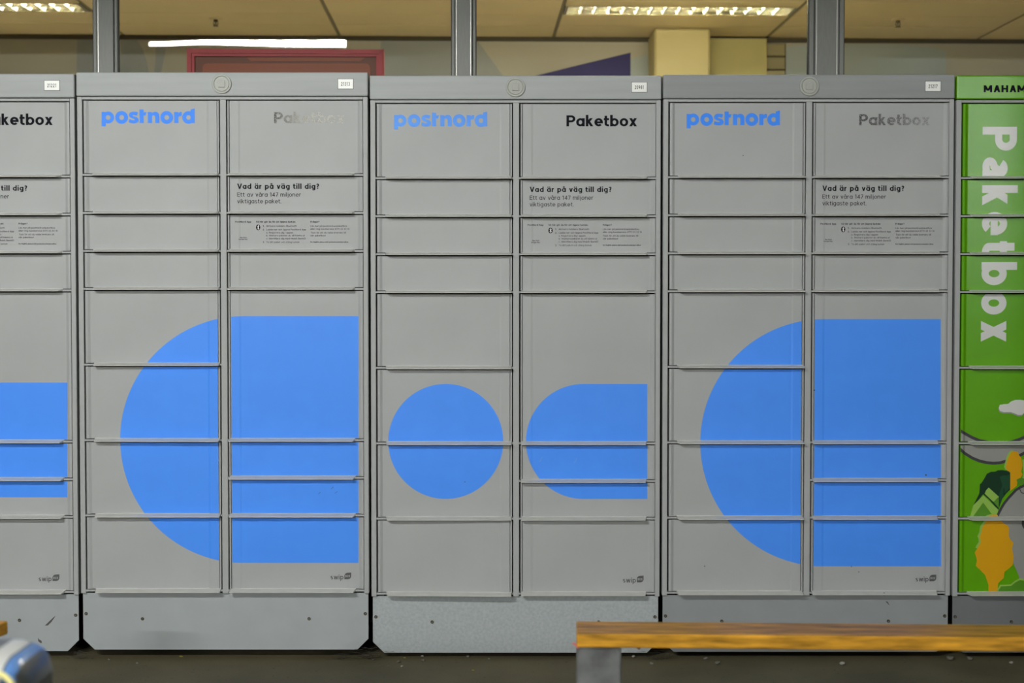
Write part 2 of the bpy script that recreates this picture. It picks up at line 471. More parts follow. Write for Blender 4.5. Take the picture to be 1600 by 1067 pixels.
    if c == '3': return [PP(arc(29, 74, 26 - h, 26 - h, 150, -90, 12)), PP(arc(29, 26 + h * .5, 29 - h, 26 - h * .5, 90, -150, 14))], 62
    if c == '4': return [P((44, 0), (44, C)), D(44, C - h, 8, 26), P((2, 24), (60, 24))], 64
    if c == '7': return [P((2, C - h), (56, C - h)), D(50, C - w, 18, 0)], 58
    if c == '8': return [PP(arc(30, 75 - h / 2, 25 - h, 25 - h / 2, 0, 360, 18)[:-1], True), PP(arc(30, 26 + h / 2, 29 - h, 26 - h / 2, 0, 360, 18)[:-1], True)], 64
    if c == '9': return [PP(arc(30, 68, 28 - h, 32 - h, 0, 360, 20)[:-1], True), PP(arc(14, 50, 44 - h, 50 - h, 25, -65, 10))], 64
    if c == '.': return [P((h, 0), (h, w))], w + 4
    if c == ',': return [P((h, w), (h - 4, -14))], w + 4
    if c == ':': return [P((h, 0), (h, w)), P((h, X - w), (h, X))], w + 4
    if c == '!': return [P((h, 0), (h, w)), P((h, w + 14), (h, C))], w + 4
    if c == '?': return [PP(arc(24, 76, 22 - h, 24 - h, 170, -45, 12) + [(24, 44), (24, 28)]), P((24, 0), (24, w))], 50
    if c == '-': return [P((2, 38), (34, 38))], 38
    if c == '/': return [D(4, -10, 40, 106)], 44
    return [], 30

def stroke_poly(pts, w, closed):
    clean = []
    for p in pts:
        if not clean or math.hypot(p[0] - clean[-1][0], p[1] - clean[-1][1]) > w * 0.02: clean.append(p)
    if closed and math.hypot(clean[0][0] - clean[-1][0], clean[0][1] - clean[-1][1]) < w * 0.02: clean.pop()
    pts = clean
    n = len(pts)
    L, Rr = [], []
    h = w / 2.0
    for i in range(n):
        a = pts[i - 1] if (i > 0 or closed) else None
        b = pts[(i + 1) % n] if (i < n - 1 or closed) else None
        p = pts[i]
        def nrm(u, v):
            d = math.hypot(v[0] - u[0], v[1] - u[1]) or 1e-9
            return (-(v[1] - u[1]) / d, (v[0] - u[0]) / d)
        n1 = nrm(a, p) if a else None
        n2 = nrm(p, b) if b else None
        if n1 and n2:
            mx, my = n1[0] + n2[0], n1[1] + n2[1]
            l = mx * mx + my * my
            k = 2.0 / l if l > 0.35 else 2.0 / 0.35
            m = (mx * k * h, my * k * h)
        else:
            q = n1 or n2
            m = (q[0] * h, q[1] * h)
        L.append((p[0] + m[0], p[1] + m[1])); Rr.append((p[0] - m[0], p[1] - m[1]))
    quads = []
    for i in range(n if closed else n - 1):
        j = (i + 1) % n
        quads.append([Rr[i], Rr[j], L[j], L[i]])
    return quads

class Poly(list):
    """outline with its own height above the sheet, so that crossing strokes never share one plane"""
    def __init__(self, pts, lift=0.0):
        super().__init__(pts)
        self.lift = lift

def text_quads(s, cap, w=16, width=None, gap=9, double=False):
    """list of polygons (x, z) of a line of text, baseline at z = 0, starting at x = 0"""
    quads, x, lifts = [], 0.0, []
    for c in s:
        st, adv = glyph(c, w, double)
        for si, k in enumerate(st):
            if k[0] == 'p':
                q = stroke_poly(k[1], w, k[2])
            elif k[0] == 't':
                q = stroke_poly(k[1], w * 0.62, k[2])
            else:
                _, x0, y0, x1, y1 = k
                hh = (w / 2) * math.hypot(x1 - x0, y1 - y0) / max(1e-6, abs(y1 - y0))
                q = [[(x0 - hh, y0), (x0 + hh, y0), (x1 + hh, y1), (x1 - hh, y1)]]
            quads += [Poly([(px + x, py) for px, py in p], si * 0.00006 + (i % 4) * 0.000014) for i, p in enumerate(q)]
        x += adv + gap
    x -= gap
    sz = cap / 100.0
    sx = sz if width is None else width / x
    return [Poly([(px * sx, py * sz) for px, py in p], p.lift) for p in quads]

def shift(polys, dx, dz): return [Poly([(a + dx, b + dz) for a, b in p], getattr(p, 'lift', 0.0)) for p in polys]

def area2(p): return sum(p[i][0] * p[(i + 1) % len(p)][1] - p[(i + 1) % len(p)][0] * p[i][1] for i in range(len(p)))

def flat_mesh(name, polys, y, m, dx=0.0, dz=0.0):
    v, f = [], []
    for p in polys:
        l = getattr(p, 'lift', 0.0)
        if area2(p) < 0: p = p[::-1]
        f.append(list(range(len(v), len(v) + len(p))))
        v += [(a + dx, y - l, b + dz) for a, b in p]
    return mesh(name, v, f, m)

class LogoList(list):
    n = 0
    def __iadd__(self, polys):
        self.n += 1
        self.extend([Poly(p, (self.n % 5) * 0.00006 + (i % 4) * 0.000014) for i, p in enumerate(polys)])
        return self

def logo_quads():
    """blue wordmark, drawn by hand in its own units: x-height 126, total width 1035"""
    q = LogoList()
    ring = lambda cx, cy, ro, ri: stroke_poly(arc(cx, cy, (ro + ri) / 2, (ro + ri) / 2, 0, 360, 36)[:-1], ro - ri, True)
    rect = lambda x0, x1, y0, y1: [[(x0, y0), (x1, y0), (x1, y1), (x0, y1)]]
    # p
    q += ring(72, 62, 66, 26); q += rect(0, 45, -36, 123)
    # o
    q += ring(222, 62, 71, 27)
    # s
    q += [[(405, 119), (392, 82), (375, 86), (360, 90), (349, 88), (346, 82), (352, 77), (378, 70), (398, 60), (411, 44), (412, 30), (404, 12), (385, 0), (355, -4), (325, 0),
           (301, 9), (310, 45), (330, 37), (350, 33), (366, 35), (369, 41), (362, 46), (340, 52), (318, 62), (305, 78), (304, 92), (311, 108), (328, 122), (352, 127), (380, 125)]]
    # t with a cut flag
    q += rect(421, 467, 0, 150); q += [[(467, 84), (488, 84), (501, 122), (467, 118)]]
    # n
    q += [[(514, 0), (514, 122), (557, 122), (560, 111), (575, 121), (597, 126), (620, 120), (636, 103), (642, 78), (642, 0), (596, 0), (596, 68), (592, 80), (580, 86), (566, 82), (560, 70), (560, 0)]]
    # o
    q += ring(723, 62, 71, 27)
    # r
    q += rect(806, 852, 0, 122); q += [[(852, 70), (891, 82), (891, 124), (872, 124), (852, 112)]]
    # d
    q += ring(966, 62, 70, 26); q += [[(989, 0), (1035, 0), (1035, 162), (989, 151)]]
    return q

# ------------------------------------------------------------------ parcel lockers
LW, PITCH_X = 1.006, 1.0118
LX0 = -1.5026                      # left edge of the second locker
U = 0.1312                         # one compartment row
B0 = 1.9434
def Bk(k): return B0 - k * U - (0.0 if k == 0 else 0.0)
ROWS_L = [2, 1, 1, 1, 2, 2, 2, 2]
ROWS_R = [2, 1, 1, 1, 4, 1, 1, 2]
DX = {'L': (0.0245, 0.4905), 'R': (0.5205, 0.9865)}
DW = 0.466
FLAT = 0.005

def prof(side):
    """cross-section of a door: (x, y) from left to right, door front sheet"""
    p = [(0.0, 0.0), (0.0065, -0.0008), (0.0085, -0.0004), (0.0165, 0.0046), (0.019, FLAT), (DW - 0.043, FLAT), (DW - 0.036, 0.0036),
         (DW - 0.0078, 0.0034), (DW - 0.0074, 0.009), (DW - 0.0046, 0.009), (DW - 0.0042, 0.0), (DW, 0.0)]
    if side == 'R':
        p = [(DW - x, y) for x, y in p][::-1]
    return p

def prof_y(side, x):
    p = prof(side)
    for (x0, y0), (x1, y1) in zip(p, p[1:]):
        if x0 <= x <= x1 + 1e-9:
            return y0 + (y1 - y0) * (x - x0) / max(1e-9, x1 - x0)
    return FLAT

_door, _grip = {}, {}
def door_mesh(side, n, m):
    key = (side, n, m.name)
    if key in _door: return _door[key]
    h = n * U - 0.013
    p = prof(side)
    p = [(0.0, 0.02)] + p + [(DW, 0.02)]
    v, f = [], []
    for x, y in p: v += [(x, y, 0.0), (x, y, h)]
    for i in range(len(p) - 1):
        a = 2 * i
        f.append([a, a + 2, a + 3, a + 1])
    k = len(v)
    for x, y in p: v += [(x, 0.02, 0.0), (x, 0.02, h)]
    for i in range(1, len(p) - 2):
        f.append([2 * i + 1, 2 * i + 3, k + 2 * i + 3, k + 2 * i + 1])
        f.append([2 * i, k + 2 * i, k + 2 * i + 2, 2 * i + 2])
    f.append([0, 1, k + 2 * len(p) - 1, k + 2 * len(p) - 2])
    me = mesh('door', v, f, m)
    _door[key] = me
    return me

def grip_mesh(side, m):
    """folded lip along the lower edge, cut away at the handle end"""
    key = (side, m.name)
    if key in _grip: return _grip[key]
    sec = [(FLAT, 0.0012), (FLAT - 0.0022, -0.0006), (-0.0265, -0.0062), (-0.0284, -0.0072), (-0.028, -0.009), (0.001, -0.009), (FLAT + 0.001, -0.003)]
    xs = [0.037, 0.049, DW - 0.0015]
    v, f = [], []
    n = len(sec)
    for x_i, x in enumerate(xs):
        for j, (y, z) in enumerate(sec):
            xx = x
            if x_i == 0: xx = 0.028 + 0.0065 * max(0, min(1, (FLAT - y) / 0.030))
            if x_i == 1: xx = 0.04
            v.append((xx if side == 'L' else DW - xx, y, z))
    for i in range(len(xs) - 1):
        for j in range(n):
            k = (j + 1) % n
            q = [i * n + j, i * n + k, (i + 1) * n + k, (i + 1) * n + j]
            f.append(q if side == 'L' else q[::-1])
    e0 = list(range(n)); e1 = list(range(2 * n, 3 * n))
    f += [e0[::-1], e1] if side == 'L' else [e0, e1[::-1]]
    me = mesh('grip', v, f, m)
    bm = bmesh.new(); bm.from_mesh(me); bmesh.ops.recalc_face_normals(bm, faces=bm.faces); bm.to_mesh(me); bm.free()
    _grip[key] = me
    return me

def decal(name, polys, side, h, m, parent, lift=0.0006, x_max=None, x_min=None):
    """flat print clipped to one door and laid on its folded profile; polys in door coordinates"""
    bm = bmesh.new()
    for p in polys:
        l = getattr(p, 'lift', 0.0)
        if area2(p) < 0: p = p[::-1]
        vs = [bm.verts.new((a, l, b)) for a, b in p]
        try: bm.faces.new(vs)
        except ValueError: pass
    bm.normal_update()
    bmesh.ops.triangulate(bm, faces=bm.faces[:])
    lo = 0.0008 if x_min is None else x_min
    hi = DW - 0.0008 if x_max is None else x_max
    def cut(co, no, clear=False):
        g = bm.verts[:] + bm.edges[:] + bm.faces[:]
        if g: bmesh.ops.bisect_plane(bm, geom=g, plane_co=co, plane_no=no, clear_outer=clear)
    cut((lo, 0, 0), (-1, 0, 0), True); cut((hi, 0, 0), (1, 0, 0), True)
    cut((0, 0, 0.0016), (0, 0, -1), True); cut((0, 0, h - 0.0005), (0, 0, 1), True)
    if not bm.faces:
        bm.free(); return None
    for x, y in prof(side):
        if lo < x < hi: cut((x, 0, 0), (1, 0, 0))
    for v in bm.verts: v.co.y = prof_y(side, v.co.x) - lift - v.co.y
    bmesh.ops.recalc_face_normals(bm, faces=bm.faces[:])
    for fc in bm.faces:
        if fc.normal.y > 0: fc.normal_flip()
    return link(name, bm_mesh(name, bm, m), parent)

def circle_poly(cx, cz, r, n=96): return [(cx + r * cos(2 * pi * i / n), cz + r * sin(2 * pi * i / n)) for i in range(n)]

def lock_part(parent):
    """round plastic lock cap with a raised square, 33 mm radius"""
    def lathe(name, pr, m, par):
        n = 40
        v, f = [], []
        for r, y in pr:
            for k in range(n):
                v.append((r * cos(2 * pi * k / n), y, r * sin(2 * pi * k / n)))
        for i in range(len(pr) - 1):
            for k in range(n):
                f.append([i * n + k, i * n + (k + 1) % n, (i + 1) * n + (k + 1) % n, (i + 1) * n + k])
        f.append([(len(pr) - 1) * n + k for k in range(n)])
        me = mesh(name, v, f, m)
        bm = bmesh.new(); bm.from_mesh(me); bmesh.ops.recalc_face_normals(bm, faces=bm.faces); bm.to_mesh(me); bm.free()
        return link(name, me, par)
    o = lathe('round_lock', [(0.0335, 0.0), (0.0335, -0.0045), (0.032, -0.006), (0.0275, -0.006), (0.0262, -0.0025), (0.0252, -0.0025), (0.0245, -0.0055), (0.0, -0.0055)], M['lock'], parent)
    s = link('square_key', box_mesh('square_key', -0.0118, 0.0118, -0.0095, -0.005, -0.0118, 0.0118, M['lock'], 0.0008, 1), o)
    link('key_face', box_mesh('key_face', -0.006, 0.006, -0.0105, -0.0095, -0.006, 0.006, M['lock'], 0.0004, 1), o)
    return o

_scr = {}
def screw(parent, x, z, y):
    if 'h' not in _scr:
        bm = bmesh.new()
        bmesh.ops.create_cone(bm, cap_ends=True, segments=14, radius1=0.0062, radius2=0.0048, depth=0.003)
        bmesh.ops.rotate(bm, verts=bm.verts, matrix=Matrix.Rotation(R(90), 3, 'X'))
        n0 = len(bm.faces)
        r = bmesh.ops.create_cone(bm, cap_ends=True, segments=6, radius1=0.003, radius2=0.003, depth=0.0008)
        bmesh.ops.rotate(bm, verts=r['verts'], matrix=Matrix.Rotation(R(90), 3, 'X'))
        bmesh.ops.translate(bm, verts=r['verts'], vec=(0, -0.0015, 0))
        bm.faces.ensure_lookup_table()
        for fc in bm.faces[n0:]: fc.material_index = 1
        _scr['h'] = bm_mesh('screw', bm, M['screw'])
        _scr['h'].materials.append(M['screw_dark'])
    o = link('screw', _scr['h'], parent, (x, y - 0.0015, z))
    return o

def locker(i, label, number, logo_m, paket_m, art, dz, kick_m='kick', wrap=None, tilts=None, header_m='header'):
    X0 = LX0 + (i - 2) * PITCH_X
    root = tag(empty('parcel_locker', (X0, 0, 0)), label, 'locker', 'row of parcel lockers in front of the window')
    Z = lambda z: z + dz
    dm = M['green'] if wrap else M['grey']
    # carcass and dark inside
    link('carcass', box_mesh('carcass', 0.003, LW - 0.003, 0.045, 0.58, Z(0.232), Z(2.0), M['case']), root)
    link('gap_shade_panel', box_mesh('gap_shade_panel', 0.012, LW - 0.012, 0.038, 0.045, Z(0.236), Z(1.95), M['gap']), root)  # near-black sheet paints the darkness behind the door gaps
    # header
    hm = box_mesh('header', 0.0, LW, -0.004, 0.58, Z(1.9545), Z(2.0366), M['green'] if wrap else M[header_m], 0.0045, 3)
    hd = link('header', hm, root)
    # rails and posts
    link('top_rail', box_mesh('top_rail', 0.019, LW - 0.0185, 0.0, 0.04, Z(1.9434), Z(1.952), M['frame'], 0.0008, 1), root)
    for x0, x1 in ((0.0015, 0.019), (0.988, 1.0045)):
        link('side_post', box_mesh('side_post', x0, x1, 0.0, 0.04, Z(0.2309), Z(1.9525), M['frame'], 0.0012, 1), root)
    link('centre_post', box_mesh('centre_post', 0.4945, 0.5155, 0.0, 0.04, Z(0.2309), Z(1.9432), M['frame'], 0.0012, 1), root)
    doors = {}
    for side, rows in (('L', ROWS_L), ('R', ROWS_R)):
        k = 0
        x0, x1 = DX[side]
        rx0, rx1 = (0.019, 0.4945) if side == 'L' else (0.5155, 0.988)
        for j, n in enumerate(rows):
            k += n
            zb = Z(Bk(k))
            key = 'cross_rail' + side
            if key not in _grip:
                _grip[key] = box_mesh('cross_rail', 0, rx1 - rx0, 0.0, 0.03, 0.0, 0.0062, M['frame'])
            link('cross_rail', _grip[key], root, (rx0, 0, zb))
            d = link('door', door_mesh(side, n, dm), root, (x0, 0.0, zb + 0.009))
            g = link('grip', grip_mesh(side, M['lip']), d)
            g['label'] = 'folded metal grip lip along the lower edge'
            if tilts and (side, j) in tilts:
                d.rotation_euler = tilts[(side, j)]
            h = n * U - 0.013
            doors[(side, j)] = (d, h, x0, zb + 0.009)
            if wrap: d['label'] = 'door wrapped in green printed vinyl'
    # kick plate with cut corners
    pl = [(0.044, 0.0312), (LW - 0.044, 0.0312), (LW - 0.005, 0.0695), (LW - 0.005, 0.2305), (0.005, 0.2305), (0.005, 0.0695)]
    v, f = prism_xz([(a, Z(b)) for a, b in pl], 0.012, 0.015)
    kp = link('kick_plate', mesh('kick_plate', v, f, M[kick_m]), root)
    for x, z in ((0.0155, 0.157), (LW - 0.0155, 0.157), (0.212, 0.139), (LW - 0.212, 0.139)):
        screw(kp, x, Z(z), 0.012)
    link('plinth', box_mesh('plinth', 0.03, LW - 0.03, 0.16, 0.57, Z(0.06), Z(0.232), M['gap']), root)  # coloured black for the dark void behind the kick plate
    for fx in (0.09, LW - 0.09):
        for fy in (0.22, 0.50):
            bm = bmesh.new()
            add_tube(bm, [(fx, fy, 0.001), (fx, fy, 0.012)], 0.025, 12)
            add_tube(bm, [(fx, fy, 0.012), (fx, fy, Z(0.061))], 0.008, 8)
            link('foot', bm_mesh('foot', bm, M['case']), root)
    if not wrap:
        lk = lock_part(root)
        lk.location = (0.503, -0.004, Z(1.9957))
        pb = link('number_plate', box_mesh('number_plate', 0.9035, 0.9555, -0.0062, -0.004, Z(1.9795), Z(2.0125), M['plate'], 0.0004, 1), root)
        link('plate_rim', box_mesh('plate_rim', 0.9022, 0.9568, -0.0052, -0.004, Z(1.9782), Z(2.0138), M['swip']), pb)
        w = 0.031
        link('number', flat_mesh('number', text_quads(number, 0.0125, 15, w, 14), -0.0065, M['black'], 0.9135, Z(1.9895)), pb)['label'] = 'black printed number'
    return root, X0, doors, hd

def door_xy(px, py, X0, door):
    """pixel measured on the photograph -> door coordinates (print is measured on the door plane)"""
    d, h, x0, z0 = door
    X, Zz = at(px, py, FLAT)
    return X - X0 - x0, Zz - z0

def print_text(name, s, px0, px1, base_py, cap_px, w, m, X0, door, double=False, lab=None, gap=9):
    d, h, x0, z0 = door
    a = door_xy(px0, base_py, X0, door); b = door_xy(px1, base_py, X0, door)
    c = door_xy(px0, base_py - cap_px, X0, door)
    q = text_quads(s, c[1] - a[1], w, b[0] - a[0], gap, double)
    o = decal(name, shift(q, a[0], a[1]), 'R', h, m, d)
    if lab: o['label'] = lab
    return o

def add_prints(i, X0, doors, dx, dy, logo_m, paket_m, art, left=True):
    """dx, dy: pixel shift of this locker against the second one at mid height"""
    dz_px = dy
    sh = lambda px, py: (px, py)
    R0, R1, R2, R7 = doors[('R', 0)], doors[('R', 1)], doors[('R', 2)], doors[('R', 7)]
    # wordmark on the upper left door
    if left:
        L0 = doors[('L', 0)]
        a = door_xy(158.9 + dx, 192.3 + dy, X0, L0); b = door_xy(304.4 + dx, 192.3 + dy, X0, L0)
        k = (b[0] - a[0]) / 1035.0
        q = [Poly([(x * k + a[0], z * k + a[1]) for x, z in p], p.lift) for p in logo_quads()]
        o = decal('wordmark', q, 'L', L0[1], logo_m, L0[0])
        o['label'] = 'blue printed lower case wordmark'
    T = lambda nm, s, x0, x1, b, cap, w, m, dr, lab=None, gap=9: print_text(nm, s, x0 + dx, x1 + dx, b + dy, cap, w, m, X0, dr, False, lab, gap)
    T('lettering', 'Paketbox', 428.3, 539.0, 192.5, 17.2, 18.5, paket_m, R0, 'Paketbox lettering', 4)
    T('headline', 'Vad är på väg till dig?', 370.8, 499.0, 295.1, 8.2, 19, M['black'], R1, 'bold black printed question')
    T('headline', 'Ett av våra 147 miljoner', 370.8, 470.5, 307.2, 6.5, 12, M['ink'], R1, 'thin dark printed line')
    T('headline', 'viktigaste paket.', 370.8, 439.8, 317.6, 6.5, 12, M['ink'], R1, 'thin dark printed line')
    fine = [('PostNord App', 367.7, 392.6, 347.8, 2.6, 19), ('App Store', 375.0, 385.7, 371.8, 1.7, 19), ('Google Play', 373.2, 386.8, 374.7, 1.7, 19),
            ('Så här gör du för att öppna luckan:', 400.2, 462.0, 347.8, 2.6, 19),
            ('1.', 410.7, 413.3, 354.4, 2.5, 18), ('Aktivera mobilens Bluetooth', 416.2, 463.6, 354.4, 2.6, 13),
            ('2.', 410.7, 413.3, 360.0, 2.5, 18), ('Ladda ner och öppna PostNord App', 416.2, 478.0, 360.0, 2.6, 13),
            ('a.', 416.2, 418.6, 364.7, 2.5, 13), ('Registrera dig i appen', 420.4, 458.0, 364.7, 2.6, 13),
            ('b.', 416.2, 418.6, 369.3, 2.5, 13), ('Markera paketet du vill hämta ut', 420.9, 476.2, 369.3, 2.6, 13),
            ('c.', 416.2, 418.6, 374.0, 2.5, 13), ('Identifiera dig med Mobilt BankID', 420.4, 478.0, 374.0, 2.6, 13),
            ('3.', 410.7, 413.3, 379.5, 2.5, 18), ('Ta ditt paket och stäng luckan', 416.2, 467.8, 379.5, 2.6, 13),
            ('Frågor?', 485.2, 499.0, 347.8, 2.6, 19), ('Läs mer på postnord.se/paketbox', 485.2, 542.2, 354.4, 2.6, 13),
            ('eller ring kundservice 0771-33 33 10', 485.2, 546.0, 359.0, 2.6, 13), ('Tack för att du valde leverans till', 485.5, 540.4, 364.7, 2.6, 13),
            ('vår paketbox!', 485.2, 508.9, 369.3, 2.6, 13), ('For English, please visit postnord.se/en/parcelbox', 485.2, 544.4, 379.0, 1.9, 21)]
    d, h, x0, z0 = R2
    polys_b, polys_f = [], []
    for s, a0, a1, by, cap, w in fine:
        a = door_xy(a0 + dx, by + dy, X0, R2); b = door_xy(a1 + dx, by + dy, X0, R2); c = door_xy(a0 + dx, by - cap + dy, X0, R2)
        q = shift(text_quads(s, c[1] - a[1], w, b[0] - a[0]), a[0], a[1])
        (polys_b if w > 15 else polys_f).extend(q)
    decal('fine_print', polys_b, 'R', h, M['ink'], d)['label'] = 'bold lines of the instructions'
    decal('fine_print', polys_f, 'R', h, M['ink_fine'], d)['label'] = 'small lines of the instructions'
    # wireless emblem: black upright oval with a pale rune
    c = door_xy(403.4 + dx, 355.2 + dy, X0, R2)
    r = 0.0074
    link('emblem', flat_mesh('emblem', [[(c[0] + r * cos(t * pi / 16), c[1] + r * 1.32 * sin(t * pi / 16)) for t in range(32)]], FLAT - 0.0006, M['black']), d)['label'] = 'black oval wireless emblem'
    rune = [(-.42, .42), (.42, -.36), (0, -.78), (0, .78), (.42, .36), (-.42, -.42)]
    link('emblem_rune', flat_mesh('emblem_rune', stroke_poly([(c[0] + x * r, c[1] + z * r * 1.25) for x, z in rune], 0.0012, False), FLAT - 0.0009, M['plate']), d)
    # maker's mark on the lowest right door
    d7 = R7
    a = door_xy(516.3 + dx, 905.2 + dy, X0, d7); b = door_xy(537 + dx, 905.2 + dy, X0, d7)
    k = door_xy(516.3 + dx, 896.9 + dy, X0, d7)
    q = text_quads('swip', (k[1] - a[1]), 15, b[0] - a[0], 10)
    q = [Poly([(x + a[0], z * .92 + a[1]) for x, z in p], p.lift) for p in q]
    leaf = []
    for lx, ly in [(538.2, 904.9), (538.2, 899.2)] + [(543.6 + 5.4 * cos(R(t)), 899.6 - 5.0 * sin(R(t))) for t in range(180, 89, -15)] + \
                  [(548.8, 894.4), (548.8, 900)] + [(543.4 + 5.4 * cos(R(t)), 900 - 4.9 * sin(R(t))) for t in range(0, -91, -15)]:
        leaf.append(door_xy(lx + dx, ly + dy, X0, d7))
    q.append(leaf)
    link('makers_mark', flat_mesh('makers_mark', q, FLAT - 0.0006, M['swip']), d7[0])['label'] = 'small grey printed mark swip box'
    a = door_xy(539.6 + dx, 901.6 + dy, X0, d7); b = door_xy(547.2 + dx, 901.6 + dy, X0, d7); k = door_xy(539.6 + dx, 898.2 + dy, X0, d7)
    link('mark_letters', flat_mesh('mark_letters', text_quads('BOX', k[1] - a[1], 22, b[0] - a[0], 12), -0.0, M['swip_light'], a[0], a[1]), d7[0], (0, FLAT - 0.0009, 0))
    # blue vinyl shapes, cut at the doors
    shapes_L, shapes_R = art
    for side, shapes in (('L', shapes_L), ('R', shapes_R)):
        if side == 'L' and not left: continue
        for (sd, j), dr in doors.items():
            if sd != side: continue
            for poly in shapes:
                p = [door_xy(x, y, X0, dr) for x, y in poly]
                decal('blue_vinyl', p and [p], side, dr[1], M['blue'], dr[0],
                      x_min=0.0085 if side == 'R' else None, x_max=DW - 0.0082 if side == 'L' else None)

def px_circle(cx, cy, r, n=120): return [(cx + r * cos(2 * pi * t / n), cy + r * sin(2 * pi * t / n)) for t in range(n)]
def px_pill(xl, xr, cy, r, n=48):
    return [(xr, cy + r)] + [(xl + r + r * cos(R(t)), cy + r * sin(R(t))) for t in [90 + 180 * k / n for k in range(n + 1)]] + [(xr, cy - r)]
big2 = px_circle(380.6, 686.6, 192.7)
big4 = px_circle(1287.2, 691.6, 193.0)
art2 = ([big2], [px_pill(188, 560, 686.6, 192.7)])
art4 = ([big4], [px_pill(1094.2, 1470, 691.6, 193.0)])
art3 = ([px_circle(696.5, 689.6, 89.8)], [px_pill(821.8, 1011.3, 689.6, 89.8)])
art1 = ([], [px_pill(-84, 105.2, 687.2, 89.6)])

l1 = locker(1, 'grey parcel locker cut off by the left edge of the photo, number 21221', '21221', None, None, art1, -0.0052)
l2 = locker(2, 'grey parcel locker with large blue half round and flaked pale lettering, number 21313', '21313', None, None, art2, 0.0,
            tilts={('L', 5): (0, 0, R(-0.6))})
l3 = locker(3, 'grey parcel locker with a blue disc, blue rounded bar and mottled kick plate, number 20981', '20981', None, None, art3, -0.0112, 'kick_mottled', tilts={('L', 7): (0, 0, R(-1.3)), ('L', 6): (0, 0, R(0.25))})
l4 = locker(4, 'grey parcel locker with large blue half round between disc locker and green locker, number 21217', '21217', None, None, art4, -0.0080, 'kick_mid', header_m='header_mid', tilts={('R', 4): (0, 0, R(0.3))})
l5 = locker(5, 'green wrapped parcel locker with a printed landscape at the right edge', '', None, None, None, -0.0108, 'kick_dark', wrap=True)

add_prints(1, l1[1], l1[2], -456.0, 2.8, M['logo'], M['black'], art1, left=False)
add_prints(2, l2[1], l2[2], 0.0, 0.0, M['logo'], M['worn_a'], art2)
add_prints(3, l3[1], l3[2], 456.8, 4.9, M['logo_pale'], M['black'], art3)
add_prints(4, l4[1], l4[2], 914.0, 3.2, M['logo'], M['worn_b'], art4)

